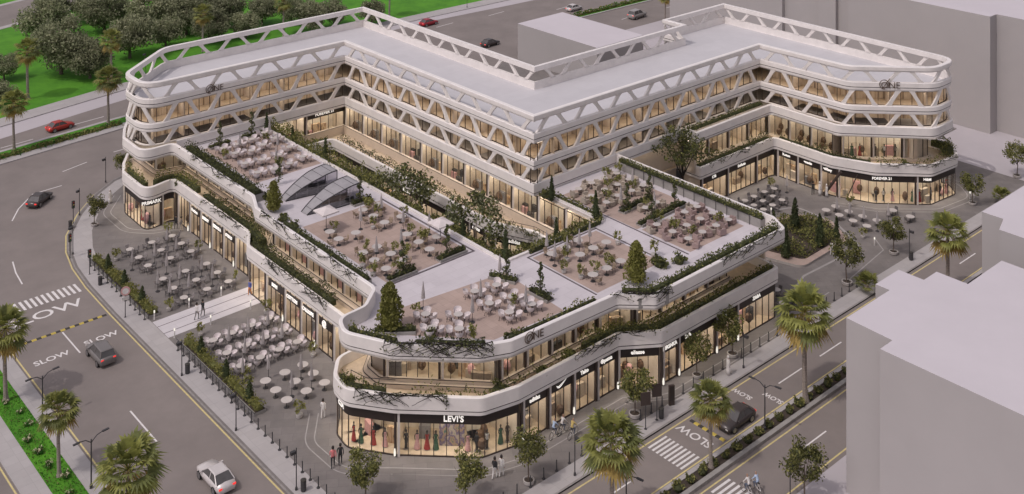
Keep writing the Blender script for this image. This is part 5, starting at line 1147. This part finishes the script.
TP = Proto(lamp_short(4.6))
for X, Y, l in ((84.6, 198.6, 'on the park pavement near the rounded left end'), (96.6, 200.4, 'behind the rounded roof edge on the park pavement'), (160.6, 198.6, 'beside the top road at the upper middle')): TP.put((X, Y, .13), 0, 'dark lamp post ' + l, 'park lamp posts')
def bin_():
    t = thing('litter_bin', '', 'bin'); b = MB(); b.lathe([(.2, 0), (.24, .05), (.25, .8), (.22, .86)], 'metal', n=10); b.build('body', t); l = MB(); l.lathe([(.2, .86), (.26, .88), (.26, .96), (.1, 1.02)], 'black_rubber', n=10); l.build('lid', t); return t
BN = Proto(bin_())
for X, Y, l in ((49.6, 129.3, 'beside the upper left planter'), (49.5, 106.0, 'next to the lamp at the lower planter'), (49.4, 83.3, 'at the bottom edge of the left pavement'), (79.9, 69.7, 'by the black sign panels on the right pavement'), (126.2, 70.0, 'by the lamp beyond the garden island'), (52.2, 146.2, 'at the bend of the left pavement')): BN.put((X, Y, .124), 0, 'dark round litter bin ' + l, 'litter bins')
def sign_panel(h, w):
    t = thing('sign_panel', '', 'sign'); p = MB(); p.lathe([(.16, 0), (.05, .06), (.045, h)], 'metal', n=8); p.build('post', t); b = MB(); b.box(-w / 2, w / 2, -.05, .05, h - 1.2, h, 'frame'); b.build('panel', t); return t
SGP = Proto(sign_panel(3.4, .95)); SGP.put((79.4, 69.8, .124), -.5, 'black panel sign on a post on the right pavement, the upper of the pair', 'panel signs'); SGP.put((77.6, 69.6, .124), -.5, 'black panel sign on a post on the right pavement, the lower of the pair', 'panel signs')
t = thing('info_pillar', 'black upright information pillar on the right pavement', 'info pillar', (82.2, 70.4, .124), -.4); b = MB(); b.box(-.28, .28, -.12, .12, 0, 1.9, 'frame'); b.build('body', t, raw=True); b = MB(); b.box(-.22, .22, -.125, -.121, .5, 1.8, 'black_sign'); b.build('panel', t, raw=True)
t = thing('round_sign', 'round pink and white traffic sign on a post beside the upper left planter', 'traffic sign', (49.0, 120.5, .124)); p = MB(); p.lathe([(.14, 0), (.05, .05), (.045, 3.3)], 'metal', n=8); p.build('post', t, raw=True)
d = MB(); d.lathe([(.0, -.03), (.5, -.03), (.5, .03), (.0, .03)], 'c_rose', n=20, caps=False); d.lathe([(0, .031), (.34, .031), (.34, .034), (0, .034)], 'c_white', n=20, caps=False)
o = d.build('disc', t, raw=True); o.rotation_euler = (PI / 2, 0, -.35); o.location = (.0, -.08, 2.9); d = MB(); d.box(-.4, .4, -.1, -.05, 1.9, 2.3, 'c_white'); d.build('plate', t, raw=True)
def traffic_light():
    t = thing('traffic_light', '', 'traffic light'); p = MB(); p.lathe([(.13, 0), (.05, .05), (.05, 2.4)], 'metal', n=8); p.build('post', t); h = MB(); h.box(-.17, .17, -.12, .12, 2.0, 2.95, 'black_rubber'); h.build('lamp_box', t)
    for k, m in enumerate(('c_green', 'c_yellow', 'c_red')): l = MB(); l.lathe([(0, 0), (.09, 0), (.08, .04), (0, .04)], m, n=10, caps=False); o = l.build('lens', t); o.rotation_euler = (PI / 2, 0, 0); o.location = (0, -.12, 2.16 + .3 * k)
    return t
TL = Proto(traffic_light()); TL.put((53.0, 147.4, .124), .2, 'small black traffic light at the bend of the left pavement', 'traffic lights'); TL.put((49.3, 138.2, .124), .2, 'small black traffic light above the left zebra crossing', 'traffic lights'); TL.put((49.6, 132.6, .124), .2, 'black traffic light on the left pavement at the upper planter end', 'traffic lights')
def pillar_light():
    t = thing('bollard_light', '', 'bollard light'); b = MB(); b.lathe([(.09, 0), (.07, .1), (.07, .75)], 'c_white', n=8); b.build('body', t); l = MB(); l.lathe([(.075, .75), (.085, .8), (.085, .98), (.03, 1.02)], 'spot', n=8); l.build('lamp', t); return t
BL = Proto(pillar_light())
for X, Y, l in ((51.2, 117.9, 'at the street end of the white path, far side'), (55.2, 117.8, 'along the far side of the white path'), (59.1, 117.8, 'on the far side of the white path, nearest the entrance'), (51.3, 113, 'at the street end of the white path, near side'), (55.4, 112.9, 'along the near side of the white path'), (60.2, 112.9, 'on the near side of the white path, nearest the entrance'), (123.6, 88.6, 'behind the garden island'), (126.3, 75, 'at the right tip of the garden inlay'), (148.4, 73.6, 'by the rounded right end')):
    BL.put((X, Y, .126), 0, 'small white bollard light ' + l, 'bollard lights')

# ================================================================== PEOPLE AND MANNEQUINS
def skin_mesh(name, joints, edges, mats, pick):
    me = bpy.data.meshes.new(name); me.from_pydata([j[0] for j in joints], edges, []); o = bpy.data.objects.new(name, me); COL.objects.link(o)
    md = o.modifiers.new('s', 'SKIN'); md.use_smooth_shade = True
    for i, j in enumerate(joints):
        sv = me.skin_vertices[0].data[i]; sv.radius = j[1] if isinstance(j[1], tuple) else (j[1], j[1]); sv.use_root = (i == 0)
    sb = o.modifiers.new('u', 'SUBSURF'); sb.levels = 1; sb.render_levels = 1
    dg = bpy.context.evaluated_depsgraph_get(); m2 = bpy.data.meshes.new_from_object(o.evaluated_get(dg)); bpy.data.objects.remove(o); m2.materials.clear()
    for m in mats: m2.materials.append(M[m])
    for p in m2.polygons: p.material_index = pick(p.center); p.use_smooth = True
    return m2
def person_proto(step=.22, top='c_white', legs='c_white', robe=False, seated=False, bend=0.):
    t = thing('person', '', 'person'); hp = .92
    J = [((0, 0, hp), (.15, .11)), ((0, .0, 1.15), (.14, .1)), ((0, 0, 1.36), (.17, .11)), ((0, 0, 1.5), .06), ((0, -.02, 1.6), (.085, .1)), ((0, -.01, 1.72), (.075, .085)),
         ((-.1, 0, .86), .095), ((-.11, -step * .6, .48), .066), ((-.11, -step * .4 if not seated else -step, .09), .045), ((-.11, -step * .4 - .14, .04), .04),
         ((.1, 0, .86), .095), ((.11, step * .2, .48), .066), ((.11, step, .1), .045), ((.11, step - .13, .04), .04),
         ((-.2, 0, 1.38), .055), ((-.26, .06 + step * .3, 1.12), .045), ((-.25, -.06 + step * .5, .88), .033), ((-.25, -.1 + step * .5, .79), .035),
         ((.2, 0, 1.38), .055), ((.26, .04 - step * .3, 1.12), .045), ((.25, -.1 - step * .4, .9), .033), ((.25, -.15 - step * .45, .82), .035)]
    Ed = [(0, 1), (1, 2), (2, 3), (3, 4), (4, 5), (0, 6), (6, 7), (7, 8), (8, 9), (0, 10), (10, 11), (11, 12), (12, 13), (2, 14), (14, 15), (15, 16), (16, 17), (2, 18), (18, 19), (19, 20), (20, 21)]
    def pick(c):
        if c.z > 1.46: return 0
        if abs(c.x) > .19 and c.z < .9: return 0
        if c.z > .93 or abs(c.x) > .2: return 1
        return 2 if c.z > .09 else 3
    me = skin_mesh('body', J, Ed, ['skin', top, legs, 'c_black'], pick); o = bpy.data.objects.new('body', me); COL.objects.link(o); o.parent = t
    h = MB(); h.lathe([(.1, 1.58), (.115, 1.66), (.1, 1.76), (.05, 1.81), (.0, 1.82)], 'hair' if not robe else 'c_white', (0, .025, 0), 10, 1., 1.05, caps=False); h.build('hair' if not robe else 'headscarf', t, True)
    if robe: r_ = MB(); r_.lathe([(.27, .06), (.24, .5), (.19, .95), (.2, 1.25), (.15, 1.42), (.07, 1.48)], top, n=12, sy=.8); r_.build('robe', t, True)
    return t
def put_person(x, y, rot, label, top, legs, step=.22, robe=False, z=.125, s=1.):
    t = person_proto(step, top, legs, robe); t.location = (x, y, z); t.rotation_euler = (0, 0, rot); t.scale = (s, s, s); t['label'] = label; return t
K1 = 1.06
put_person(52.9, 84.2, 2.6, 'person in a long pink coat walking at the front left corner', 'c_pink', 'c_black', .26, s=K1); put_person(53.6, 84.1, 2.6, 'person in black walking beside the one in pink', 'c_black', 'c_black', .24, s=K1)
put_person(55.9, 90.7, 2.2, 'person in white standing by the lower left plaza near the corner shop', 'c_white', 'c_white', .18, s=K1)
put_person(54.7, 114.8, 1.9, 'person in white top and black trousers crossing the white path, left of the couple', 'c_white', 'c_grey', .26, s=K1); put_person(55.5, 115.0, 1.9, 'person in black top walking on the white path, right of the couple', 'c_black', 'c_grey', .22, s=K1)
put_person(61.6, 115.7, -1.2, 'person in blue top and orange trousers at the entrance end of the white path', 'c_blue', 'c_orange', .2, s=1.0)
put_person(62.7, 73.7, 2.0, 'person in black walking at the right end of the front corner shop', 'c_black', 'c_white', .28, s=K1); put_person(63.3, 73.5, 2.0, 'person in white walking next to the one in black by the front corner', 'c_white', 'c_white', .22, s=K1)
put_person(90.3, 69.9, 1.2, 'person in a long white robe on the right pavement', 'c_white', 'c_white', .12, True, s=K1)
put_person(119.9, 77.0, 1.5, 'person in white standing by the garden island, left of two', 'c_white', 'c_white', .15, s=K1); put_person(120.8, 77.0, 1.2, 'person in white and black standing by the garden island, right of two', 'c_white', 'c_black', .2, s=K1)
put_person(133.3, 88.6, 2, 'person in black by the slanted strut in the right courtyard', 'c_black', 'c_black', .2, s=K1); put_person(133.9, 87.9, 1, 'person in a white robe in the right courtyard', 'c_white', 'c_white', .1, True, s=K1); put_person(134.2, 87.0, 1, 'person in a white dress beside the robed one in the right courtyard', 'c_white', 'c_white', .1, True, s=.98)
put_person(59.0, 150.3, .6, 'person in a long white robe on the pavement by the bend', 'c_white', 'c_white', .1, True, s=K1)
put_person(66.3, 138.4, 1, 'person in black at the left end entrance', 'c_black', 'c_black', .2, s=K1) if False else put_person(62.4, 137.0, 2.2, 'person in black standing near the inner corner of the left end', 'c_black', 'c_black', .2, s=K1); put_person(62.7, 136.0, 1, 'person in grey standing near the inner corner of the left end', 'c_grey', 'c_beige', .2, s=K1)
# riders on bicycles
def bicycle():
    t = thing('bicycle', '', 'bicycle')
    for x in (-.52, .52):
        w = MB(); w.tube([(x + .33 * math.cos(a), 0, .34 + .33 * math.sin(a)) for a in [2 * PI * k / 16 for k in range(17)]], .022, 'tyre', 4); w.tube([(x - .3, 0, .34), (x + .3, 0, .34)], .008, 'rim', 3); w.tube([(x, 0, .04), (x, 0, .64)], .008, 'rim', 3); w.build('wheel', t)
    f = MB(); f.tube([(-.52, 0, .34), (-.12, 0, .36), (.34, 0, .82), (-.22, 0, .82), (-.12, 0, .36)], .022, 'c_white', 5); f.tube([(-.52, 0, .34), (-.22, 0, .82)], .018, 'c_white', 5); f.tube([(.52, 0, .34), (.38, 0, .98)], .02, 'c_white', 5); f.build('frame', t)
    h = MB(); h.tube([(.3, -.26, 1.02), (.4, 0, .98), (.3, .26, 1.02)], .018, 'metal', 5); h.build('handlebar', t); s = MB(); s.box(-.36, -.1, -.07, .07, .86, .92, 'black_rubber'); s.build('saddle', t); return t
def rider(x, y, rot, label, top, z):
    t = thing('person', label, 'person', (x, y, z), rot)
    J = [((-.22, 0, .98), (.13, .13)), ((-.12, 0, 1.22), (.13, .11)), ((-.02, 0, 1.42), (.15, .12)), ((.02, 0, 1.54), .055), ((.05, 0, 1.64), .085), ((.05, 0, 1.75), .075), ((-.14, -.1, .93), .085), ((.16, -.11, .78), .062), ((.0, -.11, .42), .042), ((.12, -.11, .36), .038), ((-.14, .1, .93), .085), ((.2, .11, .88), .062), ((.06, .11, .55), .042), ((.18, .11, .5), .038), ((0, -.19, 1.42), .05), ((.14, -.25, 1.22), .04), ((.3, -.25, 1.05), .035), ((0, .19, 1.42), .05), ((.14, .25, 1.22), .04), ((.3, .25, 1.05), .035)]
    Ed = [(0, 1), (1, 2), (2, 3), (3, 4), (4, 5), (0, 6), (6, 7), (7, 8), (8, 9), (0, 10), (10, 11), (11, 12), (12, 13), (2, 14), (14, 15), (15, 16), (2, 17), (17, 18), (18, 19)]
    me = skin_mesh('body', J, Ed, ['skin', top, 'c_denim'], lambda c: 0 if c.z > 1.5 else (1 if c.z > 1.0 else 2)); o = bpy.data.objects.new('body', me); COL.objects.link(o); o.parent = t
    h = MB(); h.lathe([(.1, 1.62), (.115, 1.7), (.09, 1.79), (.0, 1.84)], 'hair', (.03, 0, 0), 10, caps=False); h.build('hair', t, True)
BK = Proto(bicycle())
for x, y, r_, top, l in ((70.4, 74.3, .2, 'c_pale_blue', 'pale blue top by the right shops, leftmost'), (71.4, 74.2, .1, 'c_white', 'white top by the right shops, middle'), (71.7, 73.2, .2, 'c_yellow', 'yellow top by the right shops, nearest the street'), (77.7, 58.1, 1.5, 'c_white', 'white top on the far zebra crossing'), (78.5, 57.8, 1.5, 'c_pale_blue', 'pale blue top on the far zebra crossing')):
    zz = .125 if y > 70 else .004; BK.put((x, y, zz), r_, 'white bicycle under the person in ' + l, 'bicycles'); rider(x, y, r_, 'person riding a bicycle, ' + l, top, zz)
def mannequin(m, dress):
    t = thing('mannequin', '', 'mannequin'); b = MB(); sk = 'skin_dark'
    if dress: pr = [(.3, .06), (.27, .3), (.16, .85), (.13, 1.1), (.17, 1.32), (.16, 1.42), (.055, 1.48), (.05, 1.53), (.09, 1.6), (.1, 1.68), (.07, 1.77), (.01, 1.8)]; ms = [m] * 5 + [sk] * 6
    else: pr = [(.14, .06), (.13, .45), (.17, .88), (.13, 1.1), (.19, 1.34), (.17, 1.42), (.055, 1.48), (.05, 1.53), (.09, 1.6), (.1, 1.68), (.07, 1.77), (.01, 1.8)]; ms = [sk, sk, m, m, m] + [sk] * 6
    b.lathe(pr, sk, n=10, sy=.72, mats=ms)
    for s in (-1, 1): b.tube([(s * .17, 0, 1.38), (s * .25, -.03, 1.1), (s * .17, -.12, .92)], .04, sk, 5, .03)
    b.build('body', t, True); p = MB(); p.lathe([(.25, 0), (.25, .03), (.03, .05), (.03, .1)], 'rim', n=10); p.build('stand', t); return t
MN = {(m, d): Proto(mannequin('c_' + m, d)) for m, d in (('red', 1), ('green', 1), ('rose', 1), ('black', 0), ('white', 0), ('grey', 0))}
Gm0 = offset_path(P1, -1.25); GmR = offset_path(R1, -1.2); Gm1 = offset_path(GR1, -.9)
def window_figs(path, ref, lst, z, where, fl):
    for k, (s, m, d) in enumerate(lst):
        q, t_ = pat(path, snear(path, ref) + s); MN[(m, d)].put((q.x, q.y, z), math.atan2(t_.y, t_.x), '%s mannequin, %s from left, window of %s' % ({'red': 'red-gowned', 'green': 'green-gowned', 'rose': 'rose-gowned', 'black': 'black', 'white': 'white-topped', 'grey': 'grey-topped'}[m], ORD[k], where), 'mannequins in ' + where, .98)
window_figs(Gm0, (56.0, 86.4), [(0.3, 'red', 1), (1.1, 'green', 1), (2.3, 'red', 1), (3.4, 'rose', 1), (4.5, 'black', 0)], .14, 'the shop at the left of the front corner', 0)
window_figs(Gm0, (58.6, 82.2), [(.6, 'black', 0), (1.6, 'rose', 1), (2.5, 'red', 1), (3.3, 'green', 1), (6.2, 'rose', 1), (7.0, 'black', 0), (8.0, 'white', 0), (9.4, 'green', 1), (10.1, 'black', 0)], .14, 'the main front corner shop', 0)
window_figs(Gm0, (59.9, 142.6), [(.2, 'red', 1), (1.4, 'rose', 1), (2.5, 'black', 0)], .14, 'the rounded left end shop', 0)
window_figs(GmR, (138.2, 82.1), [(.2, 'black', 0), (1.2, 'white', 0), (2.4, 'rose', 1), (5.1, 'green', 1), (6.0, 'red', 1), (8, 'grey', 0), (10.2, 'black', 0), (11.6, 'rose', 1), (12.6, 'grey', 0), (13.2, 'red', 1)], .14, 'the rounded right end shop', 0)
window_figs(Gm1, (138.8, 86.6), [(.6, 'green', 1), (1.7, 'red', 1), (3.8, 'black', 0), (5.1, 'white', 0), (6.6, 'grey', 0), (7.9, 'red', 1), (9.2, 'black', 0)], 4.7, 'the first floor of the rounded right end', 0)

# ================================================================== VEHICLES
def car_proto(paint, kind='sedan'):
    t = thing('car', '', 'car'); L, Wd = (4.3, .9)
    # stations: x, half width, bottom, belt
    st = [(-2.15, .62, .34, .62), (-2.05, .80, .24, .82), (-1.5, .89, .2, .90), (-.8, .9, .2, .92), (.2, .9, .2, .90), (1.0, .89, .2, .84), (1.75, .84, .22, .72), (2.1, .74, .3, .62)]
    if kind == 'suv': st = [(-2.15, .7, .36, .8), (-2.08, .84, .28, 1.0), (-1.5, .91, .24, 1.02), (-.8, .92, .24, 1.02), (.2, .92, .24, 1.0), (1.0, .91, .24, .96), (1.75, .88, .26, .88), (2.12, .74, .32, .74)]
    b = MB(); vs = []; fs = []
    for x, w, zb, zt in st: vs += [(x, -w * .88, zb), (x, -w, (zb + zt) * .5), (x, -w * .94, zt), (x, 0, zt + .04), (x, w * .94, zt), (x, w, (zb + zt) * .5), (x, w * .88, zb)]
    n = 7
    for i in range(len(st) - 1):
        for k in range(n): a = i * n + k; c = i * n + (k + 1) % n; fs.append((a, c, c + n, a + n))
    fs.append(tuple(range(n))[::-1]); fs.append(tuple((len(st) - 1) * n + k for k in range(n))); b.add(vs, fs, paint); b.build('body', t, True)
    zr = 1.38 if kind == 'sedan' else 1.62; x0, x1, x2, x3 = (-1.75, -1.05, .15, .95) if kind == 'sedan' else (-2.0, -1.75, .2, .95)
    zb = .86 if kind == 'sedan' else .98; wb, wt = .82, .62
    c = MB(); P_ = [(x0, -wb, zb), (x1, -wt, zr), (x2, -wt, zr), (x3, -wb, zb), (x0, wb, zb), (x1, wt, zr), (x2, wt, zr), (x3, wb, zb)]
    c.add(P_, [(0, 3, 2, 1), (4, 5, 6, 7), (0, 1, 5, 4), (2, 3, 7, 6)], 'car_glass'); c.build('windows', t)
    r_ = MB(); r_.add([(x1 - .06, -wt - .02, zr - .01), (x2 + .06, -wt - .02, zr - .01), (x2 + .06, wt + .02, zr - .01), (x1 - .06, wt + .02, zr - .01), (x1 + .05, -wt + .08, zr + .05), (x2 - .05, -wt + .08, zr + .05), (x2 - .05, wt - .08, zr + .05), (x1 + .05, wt - .08, zr + .05)], [(4, 5, 6, 7), (0, 1, 5, 4), (1, 2, 6, 5), (2, 3, 7, 6), (3, 0, 4, 7)], paint)
    for s in (-1, 1):
        for a, e in (((x0, s * wb, zb), (x1, s * wt, zr)), ((x3, s * wb, zb), (x2, s * wt, zr)), ((-.45, s * (wb + .005), zb), (-.45, s * (wt + .01), zr))): r_.tube([a, e], .045, paint, 5)
    r_.build('roof', t)
    for x in (-1.32, 1.32):
        for s in (-1, 1):
            w = MB(); vs = []; k = 16
            for y_, rr in ((s * .92, .26), (s * .93, .33), (s * .74, .33), (s * .74, .2)): vs += [(x + rr * math.cos(2 * PI * q / k), y_, .33 + rr * math.sin(2 * PI * q / k)) for q in range(k)]
            w.add(vs, [(j * k + q, j * k + (q + 1) % k, (j + 1) * k + (q + 1) % k, (j + 1) * k + q) for j in range(3) for q in range(k)], 'tyre'); wo = w.build('wheel', t)
            m = MB(); m.add([(x + .25 * math.cos(2 * PI * q / k), s * .925, .33 + .25 * math.sin(2 * PI * q / k)) for q in range(k)], [tuple(range(k))], 'rim'); m.build('rim', wo)
    zt = .62 if kind == 'sedan' else .78
    for s in (-1, 1):
        h = MB(); h.box(1.92, 2.11, s * .58 - .13, s * .58 + .13, zt - .15, zt - .05, 'head_lamp'); h.build('headlight', t); h = MB(); h.box(-2.14, -2.02, s * .62 - .14, s * .62 + .14, zt + .02, zt + .16, 'tail_lamp'); h.build('taillight', t)
        m = MB(); m.box(.72, .88, s * .97 - .08, s * .97 + .08, zb, zb + .12, paint); m.build('mirror', t)
    return t
PT = {n: carpaint(n, c) for n, c in dict(white=(.62, .58, .57), grey=(.19, .175, .17), red=(.45, .05, .04), dark=(.07, .058, .056), silver=(.32, .30, .29), deep_red=(.36, .03, .045)).items()}
def car(paint, x, y, rot, label, kind='sedan', s=1.):
    t = car_proto(PT[paint], kind); t.location = (x, y, .002); t.rotation_euler = (0, 0, rot); t['label'] = label; t.scale = (s, s, s); t['group'] = 'cars on the roads'; return t
car('white', 44.35, 89.4, PI / 2, 'white sedan on the left street near the bottom edge', s=1.03)
car('grey', 44.0, 114.6, PI / 2, 'grey hatchback on the small road lettering of the left street', 'suv')
car('dark', 51.9, 157.0, .72, 'dark red-brown sedan turning at the bend of the left street')
car('red', 63.7, 183.0, .14, 'bright red sedan on the top road left of the mall'); car('dark', 84.7, 64.7, PI, 'dark sedan waiting at the speed bump of the right street')
car('deep_red', 145.4, 193.0, .05, 'small deep red car on the top road behind the roof'); car('dark', 145.6, 172.6, .1, 'dark car on the top road beside the low pale building')
car('silver', 183.6, 167.2, .1, 'grey off-road car on the far road at the top right', 'suv', 1.15); car('white', 177.6, 181, .1, 'pale car on the far road beyond the green median')

for p in [*PKT, *PALM, DW, *POT, *BU, FB, *CY, CN, GC_, SPI, *BU2, CT, TUB, DCH, WCH, RCH, BCH, GCH, TB, TBB, PAR, PSQ, *PP, BO, LS, LD, TP, BN, SGP, TL, BL, BK, *MN.values()]: p.done()

# ================================================================== CAMERA, SKY, SUN
cam = bpy.data.cameras.new('camera'); co = bpy.data.objects.new('camera', cam); COL.objects.link(co); SC.camera = co
co.location = (0, 0, 66); co.rotation_euler = (PI / 2, 0, math.radians(48.7279 - 90)); cam.sensor_width = 36; cam.lens = 1114.1 / 1024 * 36
cam.shift_y = (-280.2 - 247) / 1024; cam.clip_start = .5; cam.clip_end = 2000
w = bpy.data.worlds.new('World'); SC.world = w; w.use_nodes = True; nt = w.node_tree; bg = nt.nodes['Background']
sky = nt.nodes.new('ShaderNodeTexSky'); sky.sky_type = 'NISHITA'; sky.sun_disc = False
SD = Vector((-.56, .02, .83)).normalized()   # towards the sun
sky.sun_elevation = math.asin(SD.z); sky.sun_rotation = math.atan2(SD.x, SD.y); sky.dust_density = 3.; sky.air_density = 1.
hs = nt.nodes.new('ShaderNodeHueSaturation'); hs.inputs['Saturation'].default_value = .28
tint = nt.nodes.new('ShaderNodeMix'); tint.data_type = 'RGBA'; tint.blend_type = 'MULTIPLY'; tint.inputs[0].default_value = 1.; tint.inputs[7].default_value = (1., .925, .955, 1)
nt.links.new(sky.outputs[0], hs.inputs['Color']); nt.links.new(hs.outputs[0], tint.inputs[6]); nt.links.new(tint.outputs[2], bg.inputs[0]); bg.inputs[1].default_value = .117
sl = bpy.data.lights.new('sun', 'SUN'); so = bpy.data.objects.new('sun', sl); COL.objects.link(so); sl.energy = 1.0; sl.color = (1, .93, .88)
so.rotation_euler = SD.to_track_quat('Z', 'Y').to_euler()
vs = SC.view_settings; vs.view_transform = 'Standard'; vs.look = 'None'; vs.gamma = 1; vs.exposure = .12; vs.use_curve_mapping = False
SC.cycles.max_bounces = 6; SC.cycles.diffuse_bounces = 3; SC.cycles.glossy_bounces = 2; SC.cycles.transparent_max_bounces = 10; SC.cycles.transmission_bounces = 2
SC.cycles.sample_clamp_indirect = 4.; SC.cycles.caustics_reflective = False; SC.cycles.caustics_refractive = False
